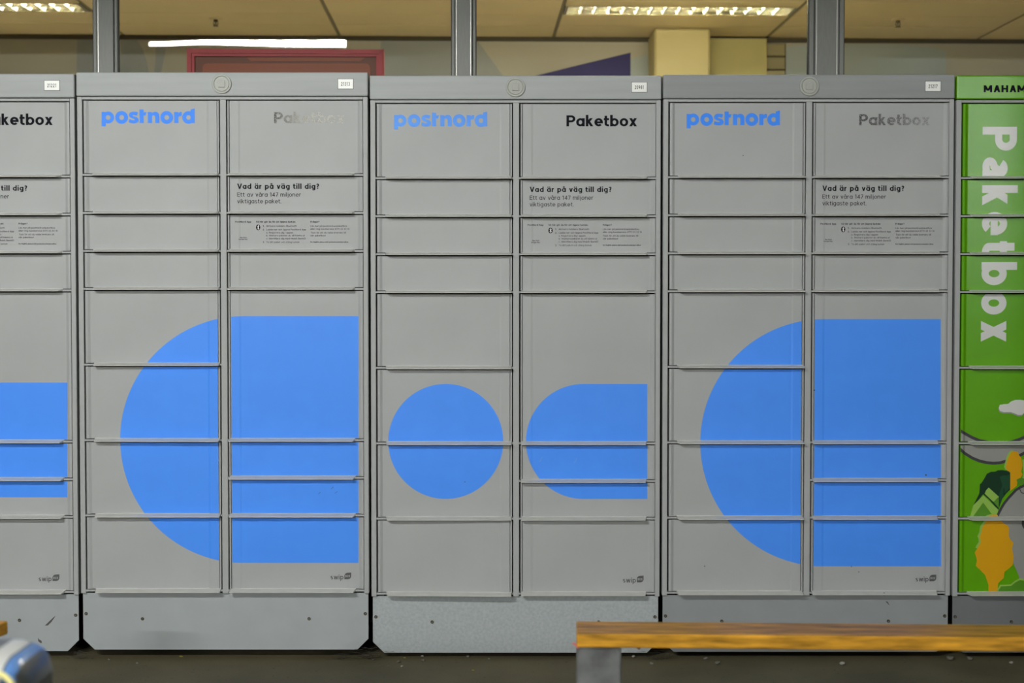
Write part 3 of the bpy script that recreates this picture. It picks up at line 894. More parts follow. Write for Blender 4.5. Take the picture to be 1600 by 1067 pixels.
# ---- the printed landscape and lettering on the green locker
def green_art():
    root, X0, doors, hd = l5
    # header words
    X, Zb = at(1537, 144.2, -0.004); X2, _ = at(1603.5, 144.2, -0.004); _, Zt = at(1537, 133.2, -0.004)
    q = text_quads('MAHAM', Zt - Zb, 23, X2 - X, 10)
    link('header_lettering', flat_mesh('header_lettering', q, -0.0048, M['black'], X - X0, Zb), hd)['label'] = 'black capital letters'
    # upright lettering, turned a quarter clockwise, running over four doors
    xa, za = at(1535.5, 198, FLAT); xb, _ = at(1589, 198, FLAT); _, ze = at(1535, 535.5, FLAT)
    # quarter turn: text x runs down, text z runs right; one decal per letter
    word = 'Paketbox'
    total = sum(glyph(c, 21, True)[1] + 14 for c in word) - 14
    kx, layers, run = (za - ze) / total, [], 0.0
    for c in word:
        adv = glyph(c, 21, True)[1]
        q = text_quads(c, xb - xa, 21, adv * kx, 9, True)
        layers.append(('vinyl_letter', 'green_text', [Poly([(xa + z, za - run * kx - x) for x, z in p], p.lift) for p in q], 0.0006))
        run += adv + 14
    A = lambda pts: [at(x, y, FLAT) for x, y in pts]
    def add(nm, m, pts, lift): layers.append((nm, m, [A(pts)], lift))
    def line(nm, m, pts, wpx, lift): layers.append((nm, m, [A(p) for p in stroke_poly(pts, wpx, False)], lift))
    EX = 1690
    # cloud
    cloud = [(1560.4, 637.5), (1562, 632.5), (1568, 631.5), (1575, 631), (1580, 627), (1586, 624.8), (1594, 624.6), (1604, 626), (1614, 630), (1618, 638),
             (1608, 642), (1601, 643.5), (1597, 648), (1591, 648.2), (1585, 645.8), (1579.5, 643.8), (1568, 643.8), (1562.4, 642)]
    add('cloud', 'art_cloudshade', [(x - .6, y + 1.8) for x, y in cloud], 0.0006)
    add('cloud', 'art_cloud', cloud, 0.0010)
    # road bend: grey ground between two dark curved edges
    arc_up = [(1480, 661), (1495.8, 670.5), (1507.5, 677.2), (1519, 683.5), (1530, 688), (1544, 691), (1562, 692.5), (1580, 690.5), (1592, 686.6), (1600, 683.2), (1620, 672), (1650, 655), (EX, 640)]
    arc_lo = [(1480, 685), (1496, 698.8), (1507, 708), (1519, 715.4), (1530, 720), (1541, 722.6), (1552, 723.6), (1563, 722.8), (1575, 719.4), (1588, 714.2), (1600, 708), (1620, 694), (1650, 676), (EX, 660)]
    add('road', 'art_grey', arc_up + arc_lo[::-1], 0.0006)
    for arcp in (arc_up, arc_lo):
        line('road_edge', 'art_dark', arcp[:7], 4.6, 0.0009)
        line('road_edge', 'art_dark', arcp[6:], 4.6, 0.0009)
    # dark firs
    add('fir', 'art_pine', [(1533, 755), (1537, 749), (1542, 740), (1548, 737), (1555, 736.8), (1559, 734.6), (1566, 734.2), (1573, 735.4), (1578, 737), (1579, 764), (1572, 771), (1566, 779),
                            (1562, 790), (1559.5, 797), (1545, 780), (1536, 772), (1528, 782), (1520.5, 789.6), (1530, 771), (1531, 756)], 0.0009)
    add('fir', 'art_pine2', [(1562, 745), (1568, 742.5), (1573, 743), (1578, 741), (1578.6, 762), (1570, 770), (1566, 778), (1562, 789), (1561, 772), (1566, 758)], 0.0011)
    add('fir', 'art_pine', [(1567.3, 763), (1569.6, 763), (1569.4, 773), (1567.3, 773)], 0.0013)
    # pale gables
    add('gable', 'art_lightgreen', [(1538.3, 771.2), (1540.5, 766), (1544.6, 761.6), (1560.4, 775.8), (1560.4, 778), (1552, 784)], 0.0013)
    add('gable', 'art_midgreen', [(1552, 784), (1560.4, 776.5), (1560.4, 793.6)], 0.0013)
    add('gable', 'art_midgreen', [(1536, 785), (1519.9, 807.5), (1551, 807.5)], 0.0013)
    add('gable', 'art_lightgreen', [(1536.3, 773.8), (1559.3, 795.8), (1558.4, 804), (1551.2, 805.4), (1536, 785), (1519.6, 807.5), (1515.4, 807.5), (1520.5, 789.3)], 0.0015)
    # orange trees
    tree1 = [(1578.8, 707.5), (1583, 704.4), (1590, 705.8), (1592, 711), (1595.6, 715.5), (1597.3, 727), (1595.6, 737), (1597.5, 741), (1595, 746), (1590, 748), (1588.5, 759), (1578.2, 767),
             (1578.4, 737.5), (1573, 734.5), (1571, 730), (1573.2, 721.6), (1575, 714.4)]
    add('orange_tree', 'art_lightgreen', [(x - 2.4, y - 1.2) for x, y in tree1[-5:] + tree1[:2]] + [(x + 4, y + 3) for x, y in (tree1[-5:] + tree1[:2])[::-1]], 0.0011)
    add('orange_tree', 'art_orange', tree1, 0.0015)
    add('bush', 'art_lightgreen', [(1597, 718), (1606, 716), (1616, 730), (1612, 748), (1597, 748), (1599, 738)], 0.0010)
    add('bush', 'art_midgreen', [(1588, 749), (1596, 746.6), (1604, 748), (1604, 757), (1590, 757)], 0.0017)
    # large grey curve at the right, dark rim
    rim = [(1557, 812), (1559.5, 803), (1564, 794), (1569, 786), (1575, 778.4), (1581, 772), (1587, 765.5), (1594, 761), (1604, 757), (1620, 752), (EX, 745)]
    add('road', 'art_grey', [(1557, 812)] + rim[1:] + [(EX, 930), (1594, 930), (1592, 900), (1570, 850)], 0.0017)
    line('road_edge', 'art_dark', rim, 4.0, 0.0020)
    add('road_edge', 'art_dark', px_circle(1609, 817, 13, 30), 0.0020)
    line('road_edge', 'art_dark', [(1593.6, 758), (1593.4, 765), (1595.6, 769.6), (1600, 770.6), (1606, 769)], 1.3, 0.0024)
    tree2 = [(1544, 806), (1551, 804), (1558, 804), (1560, 808), (1563, 813), (1568, 817.4), (1574, 820.5), (1576.4, 825), (1576, 837.6), (1578.5, 843), (1583.3, 847.8), (1581, 856.8), (1583.6, 870),
             (1581.8, 882.6), (1576, 888), (1569.4, 892.8), (1568.6, 897), (1568, 902.9), (1563, 907), (1559.3, 910.8), (1557.7, 928), (1544, 928), (1544, 913), (1539, 898.4), (1531, 890), (1524.4, 883.8),
             (1526, 876), (1525.5, 872.5), (1524, 867), (1522.6, 863.5), (1525, 859), (1527, 856.5), (1529, 852), (1532, 847.8), (1532, 843), (1530, 838.6), (1533, 832), (1534.5, 823), (1539, 817)]
    add('orange_tree', 'art_lightgreen', [(x - 3.2, y - 1.0) for x, y in tree2[-8:] + tree2[:2]] + [(x + 4, y + 2) for x, y in (tree2[-8:] + tree2[:2])[::-1]], 0.0020)
    add('orange_tree', 'art_orange', tree2, 0.0023)
    bush = [(1557.6, 928), (1559, 921), (1563, 914.6), (1571, 914.4), (1579, 914), (1586, 908.4), (1593, 904.6), (1600, 905.8), (1612, 912), (1630, 928)]
    add('bush', 'art_midgreen', bush, 0.0020)
    line('bush', 'art_lightgreen', bush[:-2], 2.6, 0.0023)
    for (side, j), dr in doors.items():
        if side != 'L': continue
        d, h, x0, z0 = dr
        for nm, m, polys, lift in layers:
            p2 = shift(polys, -X0 - x0, -z0)
            o = decal(nm, p2, 'L', h, M[m], d, lift)
            if o and nm == 'vinyl_letter': o['label'] = 'white vinyl letter turned sideways'
green_art()

# small specks and scratches on the doors
def door_mark(lk, side, pts, m='scuff'):
    root, X0, doors, hd = lk
    cx, cy = sum(p[0] for p in pts) / len(pts), sum(p[1] for p in pts) / len(pts)
    _, zc = at(cx, cy, FLAT)
    for (sd, j), dr in doors.items():
        if sd == side and dr[3] < zc < dr[3] + dr[1]:
            o = decal('scratch', [[door_xy(x, y, X0, dr) for x, y in pts]], side, dr[1], M[m], dr[0], 0.0011)
            if o: o['label'] = 'small scratch or dirt speck'
def speck(lk, side, x, y, r): door_mark(lk, side, [(x + r * cos(k), y + r * sin(k) * 0.8) for k in (0, .9, 1.8, 2.8, 3.6, 4.5, 5.4)])
speck(l4, 'R', 1446.6, 742, 1.7); speck(l4, 'R', 1272.3, 609.5, 1.3); speck(l4, 'L', 1101, 884.5, 1.1); speck(l3, 'L', 726.5, 753, 1.0)
speck(l4, 'R', 1330.4, 885, 1.0); speck(l4, 'R', 1341.8, 893.5, 1.0); speck(l4, 'L', 1161, 243, 1.0)
for x, y in ((497, 770), (523, 769), (517, 762)):
    door_mark(l2, 'R', [(x, y + 1.6), (x + 3.8, y - 1.6), (x + 4.2, y - 1.1), (x + .4, y + 2)], 'swip')
for x, y in ((842, 718), (896, 720)):
    door_mark(l3, 'R', [(x, y + 4), (x + 4.5, y - 4), (x + 6, y - 5), (x + 3, y + 2.5)], 'logo_pale')
door_mark(l2, 'L', [(216, 839), (227, 830.5), (227.5, 831.2), (216.6, 839.6)], 'lock')

# scuffs on the first locker's kick plate
def scuff(root, pts, X0, y=0.0115):
    q = [[(x - X0, z) for x, z in [at(a, b, y) for a, b in pts]]]
    link('scuff', flat_mesh('scuff', q, y, M['scuff']), root)['label'] = 'dark scuff mark'
scuff(l1[0], [(70, 977.5), (75, 977), (80.5, 971.5), (87, 962), (84, 964), (76, 971.5)], l1[1])
scuff(l1[0], [(59.5, 996), (61.2, 999), (64.8, 1001), (65.4, 1005), (63, 1004.4), (59.6, 1001.5)], l1[1])
scuff(l4[0], [(1383.4, 939.5), (1387, 940), (1390.5, 946.5), (1387.5, 943.5)], l4[1])
scuff(l4[0], [(1380.8, 925.4), (1381.8, 925.2), (1382.4, 931), (1381.4, 931)], l4[1], -0.0185)

# ------------------------------------------------------------------ setting
floor = link('floor', mesh('floor', [(-9, -14, 0), (9, -14, 0), (9, 0.7, 0), (-9, 0.7, 0)], [[0, 1, 2, 3]], M['floor']))
tag(floor, kind='structure')

# added unseen dark wall right of the last locker, blocks ambient light
tag(link('wall_right', box_mesh('wall_right', 2.62, 2.72, -2.8, 0.6, 0, 3.44, M['canopy'])), kind='structure')

# window wall behind the lockers
GY = 0.64
win = tag(empty('window_1', (0, GY, 0)), kind='structure')
sill = link('bottom_rail', box_mesh('bottom_rail', -4.6, 4.6, -0.03, 0.05, 0.0, 0.25, M['mullion']), win)
link('top_rail', box_mesh('top_rail', -4.6, 4.6, -0.03, 0.05, 2.74, 2.9, M['mullion']), win)
def mullion(px0, px1, left_light, kind):
    yf = -0.014
    x0, _ = at(px0, 60, GY + yf); x1, _ = at(px1, 60, GY + yf)
    w = x1 - x0
    m = link('mullion', box_mesh('mullion', x0 + 0.17 * w, x1 - 0.17 * w, yf - 0.006, 0.03, 0.25, 2.74, M['mullion'], 0.0015, 1), win)
    link('mullion_flange', box_mesh('mullion_flange', x0 + 0.003, x0 + 0.155 * w, yf, 0.012, 0.25, 2.74, M['mullion'], 0.002, 1), m)
    link('mullion_flange', box_mesh('mullion_flange', x1 - 0.145 * w, x1 - 0.003, yf, 0.012, 0.25, 2.74, M['mullion'], 0.002, 1), m)
    link('gasket', box_mesh('gasket', x0, x1, -0.008, 0.014, 0.25, 2.74, M['gasket']), m)
    e = x0 + (0.235 if kind == 0 else 0.205) * w
    link('bright_edge', box_mesh('bright_edge', e, e + 0.0022, yf - 0.009, yf, 0.25, 2.74, M['alu']), m)
    if kind != 0:
        e = x1 - 0.235 * w
        link('bright_edge', box_mesh('bright_edge', e, e + 0.0022, yf - 0.009, yf, 0.25, 2.74, M['alu']), m)
    return x0, x1
xs = [(-4.6, -4.6), mullion(144.5, 184.5, True, 0), mullion(704.5, 744.5, True, 1), mullion(1263, 1320, True, 1)]
mullion(-412, -372, True, 0); mullion(1880, 1920, True, 0)
xs.append((4.6, 4.6))
for (a0, a1), (b0, b1) in zip(xs, xs[1:]):
    link('glass_pane', box_mesh('glass_pane', a1 + 0.001, b0 - 0.001, 0.004, 0.010, 0.25, 2.74, M['glass']), win)

# room behind the glass (turned a little against the lockers)
RY, RZ, CEIL = 3.14, R(1.55), 2.728
room = lambda name, me, parent=None: link(name, me, parent)
T_room = Matrix.Translation((0, RY, 0)) @ Matrix.Rotation(RZ, 4, 'Z')
def rlink(name, me, parent=None):
    o = link(name, me, parent)
    if parent is None: o.matrix_world = T_room
    return o
def rat(px, py, off=0.0):
    """pixel -> (x, z) on the back wall of the room, off = distance in front of it (room coordinates)"""
    a = (px - 800.0) / FPX; b = (533.5 - py) / FPX
    d = Vector((a, b * sin(PITCH) + cos(PITCH), b * cos(PITCH) - sin(PITCH)))
    inv = T_room.inverted()
    o = inv @ Vector((0, -DIST, HC)); d = inv.to_3x3() @ d
    t = (-off - o.y) / d.y
    p = o + d * t
    return p.x, p.z

wb = tag(rlink('wall_back', box_mesh('wall_back', -5, 5, 0.0, 0.1, 0, CEIL + 0.1, M['wall_back'])), kind='structure')
tag(rlink('wall_left', box_mesh('wall_left', -5.1, -5, -2.38, 0.1, 0, CEIL + 0.1, M['wall_side'])), kind='structure')
tag(rlink('wall_right', box_mesh('wall_right', 5, 5.1, -2.60, 0.1, 0, CEIL + 0.1, M['wall_side'])), kind='structure')
fl2 = mesh('floor', [(-5, -2.55, 0.002), (5, -2.55, 0.002), (5, 0, 0.002), (-5, 0, 0.002)], [[0, 1, 2, 3]], M['tile'])
fi = tag(rlink('floor', fl2), kind='structure')
tag(rlink('shadow_line_strip', box_mesh('shadow_line_strip', -5, 5, -0.012, -0.0004, CEIL - 0.024, CEIL + 0.001, M['shadowgap'])), kind='structure')  # brown strip paints the shadow line where wall meets ceiling

# ceiling: planks on a dark grid, two of them replaced by light fittings
ceil = tag(rlink('ceiling', box_mesh('ceiling', -5.4, 5.4, -2.75, 0.1, CEIL + 0.075, CEIL + 0.12, M['ceil'])), kind='structure')
CX0 = 0.2225 + 0.012
ROW = [0.0, 0.335, 0.635, 0.985, 1.33, 1.67, 2.01, 2.35, 2.62]
_pl = {}
fit_spots = []
for ci in range(-5, 5):
    x0 = CX0 + ci * 1.2; x1 = x0 + 1.2
    if x1 < -5 or x0 > 5: continue
    for ri in range(len(ROW) - 1):
        if ci in (-3, 0) and ri == 2:
            fit_spots.append((x0, x1, -ROW[ri] - 0.225, -ROW[ri]))
            link('ceiling_plank', box_mesh('ceiling_plank', 0.010, 1.19, -ROW[ri + 1] + 0.0025, -ROW[ri] - 0.2275, 0, 0.018, M['ceil'], 0.003, 1), ceil, (x0, 0, CEIL))
            continue
        if ri not in _pl:
            d = ROW[ri + 1] - ROW[ri]
            _pl[ri] = box_mesh('ceiling_plank', 0.010, 1.19, -d + 0.0025, -0.0025, 0, 0.018, M['ceil'], 0.003, 1)
        o = link('ceiling_plank', _pl[ri], ceil, (x0, -ROW[ri], CEIL + random.uniform(0, 0.002)))
    link('joint_bar', box_mesh('joint_bar', x0 - 0.0095, x0 + 0.0095, -2.62, 0, CEIL + 0.004, CEIL + 0.03, M['tbar']), ceil)

def fitting(x0, x1, y0, y1, label):
    cx, cy = (x0 + x1) / 2, (y0 + y1) / 2
    root = empty('ceiling_light'); root.matrix_world = T_room @ Matrix.Translation((cx, cy, CEIL))
    tag(root, label, 'lamp', 'warm louvred lights in the room behind the glass')
    hx, hy = (x1 - x0) / 2 - 0.012, (y1 - y0) / 2 - 0.004
    bm = bmesh.new()
    t = 0.016
    add_box(bm, -hx, hx, -hy, -hy + t, 0, 0.07); add_box(bm, -hx, hx, hy - t, hy, 0, 0.07)
    add_box(bm, -hx, -hx + t, -hy + t, hy - t, 0, 0.07); add_box(bm, hx - t, hx, -hy + t, hy - t, 0, 0.07)
    add_box(bm, -hx + t, hx - t, -hy + t, hy - t, 0.062, 0.07)
    link('housing', bm_mesh('housing', bm, M['louver']), root)
    bm = bmesh.new(); add_box(bm, -hx + t, hx - t, -0.003, 0.003, 0.002, 0.04)
    for v in bm.verts:
        if v.co.z > 0.02: v.co.y *= 5
    link('spine', bm_mesh('spine', bm, M['louver']), root)
    for sy in (-1, 1):
        bm = bmesh.new(); add_box(bm, -hx + t, hx - t, sy * (hy - t) - 0.001, sy * (hy - t) + 0.001, 0.002, 0.04)
        for v in bm.verts:
            if v.co.z > 0.02: v.co.y -= sy * 0.014
        link('side_reflector', bm_mesh('side_reflector', bm, M['louver']), root)
    blade = None
    n = 15
    for k in range(1, n + 1):
        x = -hx + t + (2 * hx - 2 * t) * k / (n + 1)
        for s in (-1, 1):
            if blade is None:
                w = hy - t - 0.006
                v = [(-0.004, 0, 0.002), (0.004, 0, 0.002), (0.012, 0, 0.034), (-0.012, 0, 0.034)]
                vv = [(a, -w / 2, c) for a, _, c in v] + [(a, w / 2, c) for a, _, c in v]
                blade = mesh('louvre_blade', vv, [[0, 3, 2, 1], [4, 5, 6, 7], [0, 1, 5, 4], [1, 2, 6, 5], [2, 3, 7, 6], [3, 0, 4, 7]], M['lampwhite'])
            link('louvre_blade', blade, root, (x, s * ((hy - t - 0.006) / 2 + 0.006), 0))
    for s in (-1, 1):
        bm = bmesh.new(); add_tube(bm, [(-hx + 0.03, s * 0.052, 0.047), (hx - 0.03, s * 0.052, 0.047)], 0.013, 12)
        link('tube', bm_mesh('tube', bm, M['tube_in'], True), root)
    return root
for sp in fit_spots:
    if sp[0] < -1: lab = 'warm louvred ceiling light cut off by the left edge, above the first locker'
    else: lab = 'warm louvred ceiling light behind the glass above lockers 20981 and 21217'
    fitting(*sp, lab)

def sprinkler(px, py, label):
    # py = where it meets the ceiling
    a = (px - 800.0) / FPX; b = (533.5 - py) / FPX
    d = Vector((a, b * sin(PITCH) + cos(PITCH), b * cos(PITCH) - sin(PITCH)))
    t = (CEIL - HC) / d.z
    loc = Vector((0, -DIST, HC)) + d * t
    root = tag(empty('sprinkler', loc), label, 'sprinkler', 'sprinkler heads on the room ceiling')
    bm = bmesh.new(); add_tube(bm, [(0, 0, -0.004), (0, 0, 0.002)], 0.034, 16)
    link('rosette', bm_mesh('rosette', bm, M['ceil']), root)
    bm = bmesh.new(); add_tube(bm, [(0, 0, -0.016), (0, 0, -0.004)], 0.011, 10)
    add_tube(bm, [(0, 0, -0.03), (0, 0, -0.016)], 0.003, 8)
    link('nozzle', bm_mesh('nozzle', bm, M['sprinkler']), root)
    bm = bmesh.new()
    for s in (-1, 1): add_tube(bm, [(s * 0.010, 0, -0.012), (s * 0.0125, 0, -0.024), (s * 0.003, 0, -0.036)], 0.0025, 6)
    link('arm', bm_mesh('arm', bm, M['sprinkler']), root)
    bm = bmesh.new(); add_tube(bm, [(0, 0, -0.039), (0, 0, -0.036)], 0.015, 12)
    link('deflector', bm_mesh('deflector', bm, M['sprinkler']), root)
sprinkler(337, 29.5, 'small brass sprinkler head on the ceiling above the red frame')
sprinkler(1403, 31.0, 'small brass sprinkler head on the ceiling right of the widest window post')

# flat graphics on the back wall
def wall_poly(name, pts, m, off, label):
    q = [[rat(x, y, off) for x, y in pts]]
    o = link(name, flat_mesh(name, q, -off, M[m]), wb)
    o['label'] = label
    return o
wall_poly('mural_panel', [(120, 160), (120, 62), (212, 59), (222, 75), (229, 95), (233, 118), (236, 160)], 'mural_blue', 0.003, 'grey blue painted field with a curved edge')
wall_poly('mural_panel', [(238, 160), (240, 118), (243, 92), (243, 64), (262, 64), (258, 84), (252, 110), (240, 160)], 'mural_blue', 0.003, 'grey blue painted band')
wall_poly('mural_panel', [(595, 160), (595, 60), (742, 58), (785, 117), (816, 160)], 'mural_blue', 0.003, 'grey blue painted field with a slanted edge')
wall_poly('mural_panel', [(700, 160), (840, 117.5), (985.3, 82), (985.3, 160)], 'mural_purple', 0.004, 'dark purple painted wedge')
wall_poly('mural_panel', [(985.3, 160), (985.3, 92), (996, 89.5), (1003, 88), (1013, 84), (1013, 160)], 'mural_light', 0.003, 'pale blue painted strip')
wall_poly('mural_panel', [(1227, 160), (1227, 76), (1233, 72.5), (1262, 70), (1420, 70), (1450, 73), (1478.5, 80), (1479, 160)], 'mural_light', 0.003, 'pale blue painted field')
# column, panel and shutter
x0, _ = rat(1023, 90, 0.30); x1, _ = rat(1110, 90, 0.30)
cm = box_mesh('column', x0, x1, -0.30, 0.0, 0, CEIL - 0.0005, M['column'], 0.012, 1)
link('column', cm, wb)
x2, _ = rat(1198, 90, 0.06)
link('beige_panel', box_mesh('beige_panel', x1 - 0.02, x2, -0.06, 0.0, 0, CEIL - 0.012, M['panel']), wb)
sh = link('shutter', box_mesh('shutter', x2, rat(1228, 90, 0.01)[0], -0.008, 0.0, 0, CEIL - 0.03, M['shadowgap']), wb)
xs1 = rat(1227, 90, 0.02)[0]
zt = CEIL - 0.034
for k in range(9):
    link('slat', box_mesh('slat', x2 + 0.002, xs1, -0.022, -0.006, zt - 0.066, zt, M['shutter'], 0.004, 1), sh)
    zt -= 0.074

# red framed notice board leaning against the inside of the glass
FY = GY + 0.10
xa, zt = at(293, 76.5, FY); xb, _ = at(600, 79, FY)
zt -= 0.0005
FH = 0.95
fr = tag(empty('notice_board', (xa, FY, zt - FH)), 'red framed notice board behind the glass above locker 21313', 'notice board')
fw, fd, ww = 0.030, 0.026, xb - xa
def mitre(name, pts, y0, y1, par, m='red'):
    v, f = prism_xz(pts, y0, y1)
    return link(name, mesh(name, v, f, M[m]), par)
def frame_side(outer, inner, name='frame_side'):
    o = mitre(name, outer + inner, -fd / 2, fd / 2, fr)
    # raised bead along the outer edge
    k = lambda p, q, t: (p[0] + (q[0] - p[0]) * t, p[1] + (q[1] - p[1]) * t)
    a, b = outer; c, d = inner
    b1 = [k(a, d, 0.12), k(b, c, 0.12), k(b, c, 0.62), k(a, d, 0.62)]
    mitre('frame_bead', b1, -fd / 2 - 0.006, -fd / 2, o)
H = FH
frame_side([(0, H), (0, 0)], [(fw, fw), (fw, H - fw)])
frame_side([(ww, 0), (ww, H)], [(ww - fw, H - fw), (ww - fw, fw)])
frame_side([(ww, H - 0.004), (0, H)], [(fw, H - fw), (ww - fw, H - fw - 0.002)])
frame_side([(0, 0), (ww, 0)], [(ww - fw, fw), (fw, fw)])
link('backing', box_mesh('backing', fw - 0.004, ww - fw + 0.004, -0.001, 0.008, fw, H - fw, M['red_back']), fr)
rc = 0.018
c0, c1, cz0, cz1 = fw + 0.030, ww - fw - 0.024, 0.1, H - fw - 0.027
pts = [(c1 - rc + rc * cos(R(t)), cz1 - rc + rc * sin(R(t))) for t in (0, 30, 60, 90)] + [(c0 + rc + rc * cos(R(t)), cz1 - rc + rc * sin(R(t))) for t in (90, 120, 150, 180)] + [(c0, cz0), (c1, cz0)]
mitre('card', pts, -0.006, -0.001, fr, 'red_card')['label'] = 'rust red card with rounded corners'
pts = [(0.235, H - fw - 0.003), (ww - 0.075, H - fw - 0.003), (ww - 0.093, H - fw - 0.018), (0.25, H - fw - 0.018)]
mitre('card_tab', pts, -0.003, -0.001, fr, 'red_card')
# feet of the board down to the floor
for x in (0.01, ww - 0.03):
    link('board_leg', box_mesh('board_leg', x, x + 0.02, -0.01, 0.01, -(zt - FH) + 0.002, 0.0, M['red']), fr)

# ------------------------------------------------------------------ outside: canopy and lamps in front of the lockers
CAN = 3.45
LAMP = (-2.05, -5.0, 3.262)
tag(link('ceiling', box_mesh('ceiling', -9, 9, -14, 0.7, CAN, CAN + 0.1, M['canopy'])), kind='structure')
tag(link('wall_front', box_mesh('wall_front', -9, 9, GY - 0.03, GY + 0.07, 2.9, CAN, M['canopy'])), kind='structure')
tag(link('added_beam', box_mesh('added_beam', -9, 9, LAMP[1] + 0.70, LAMP[1] + 0.82, LAMP[2] - 0.118, CAN, M['canopy'])), kind='structure')  # added beam, set to shade the upper window posts from the lamp
def batten(x, y, z, L, rz, m, label, top=None, r=0.027):
    root = tag(empty('batten_lamp', (x, y, z), rz), label, 'lamp', 'batten lamps')
    bm = bmesh.new(); add_box(bm, -L / 2 - 0.03, L / 2 + 0.03, -0.045, 0.045, 0.028, (CAN if top is None else top) - z)
    link('housing', bm_mesh('housing', bm, M['housing']), root)
    bm = bmesh.new(); add_tube(bm, [(-L / 2, 0, 0), (-L / 2 + 0.02, 0, 0), (L / 2 - 0.02, 0, 0), (L / 2, 0, 0)], r, 16)
    link('tube', bm_mesh('tube', bm, m, True), root)
    for k in range(5):
        cx = -L / 2 + 0.05 + (L - 0.1) * k / 4
        link('clip', box_mesh('clip', cx - 0.008, cx + 0.008, -0.03, 0.03, 0.021, 0.03, M['housing']), root)
    return root
batten(LAMP[0], LAMP[1], LAMP[2], 1.5, R(-6.3), M['tube_out'], 'bright tube lamp under the canopy, mirrored in the glass above locker 21313')
batten(-2.3, -12.6, 3.262, 1.5, R(0), M['tube_fill_rear'], 'added fill tube behind the viewer, brightening the lower part of the lockers')
batten(5.3, -11.7, 3.25, 1.5, R(90), M['tube_far'], 'tube lamp under the canopy far to the right, mirrored in the green vinyl')

batten(0.75, 1.15, 2.655, 1.15, RZ, M['tube_room_fill'], 'added warm fill tube on the room ceiling, unseen, close behind the glass', CEIL + 0.001, 0.015)

# ------------------------------------------------------------------ bench in front, right
def bench(X, Y, rz, length, label, legs=(0.0, 1.45), strap=False):
    root = tag(empty('bench', (X, Y, 0), rz), label, 'bench')
    pm = box_mesh('seat_plank', 0, length, 0, 0.138, 0.416, 0.45, M['wood'], 0.004, 2)
    link('seat_plank', pm, root)
    for lx in legs:
        link('leg', box_mesh('leg', lx, lx + 0.108, 0.012, 0.126, 0.0, 0.416, M['leg'], 0.006, 2), root)
    if strap:
        bm = bmesh.new()
        add_tube(bm, [(0.124, 0.09, 0.417), (0.133, 0.10, 0.408), (0.147, 0.11, 0.396), (0.157, 0.115, 0.388)], 0.004, 6)
        link('strap', bm_mesh('strap', bm, M['strap']), root)['label'] = 'dull red strap tail'
        bm = bmesh.new()
        add_tube(bm, [(0.004, 0.004, 0.4145), (-0.003, 0.003, 0.424), (-0.009, 0.0, 0.426)], 0.003, 6)
        link('strap', bm_mesh('strap', bm, M['strap_pink']), root)['label'] = 'pink end of the strap'
    return root
bench(0.155, -1.555, R(-2.2), 1.75, 'varnished wooden bench on a grey leg at the lower right', strap=True)
# second bench, running towards the viewer; only its far end shows
a2 = math.atan2(-1.0, -0.244)
b2 = bench(-1.259 - 0.134, -1.415 + 0.033, a2, 1.5, 'end of another wooden bench at the left edge of the photo', legs=(0.25, 1.25))

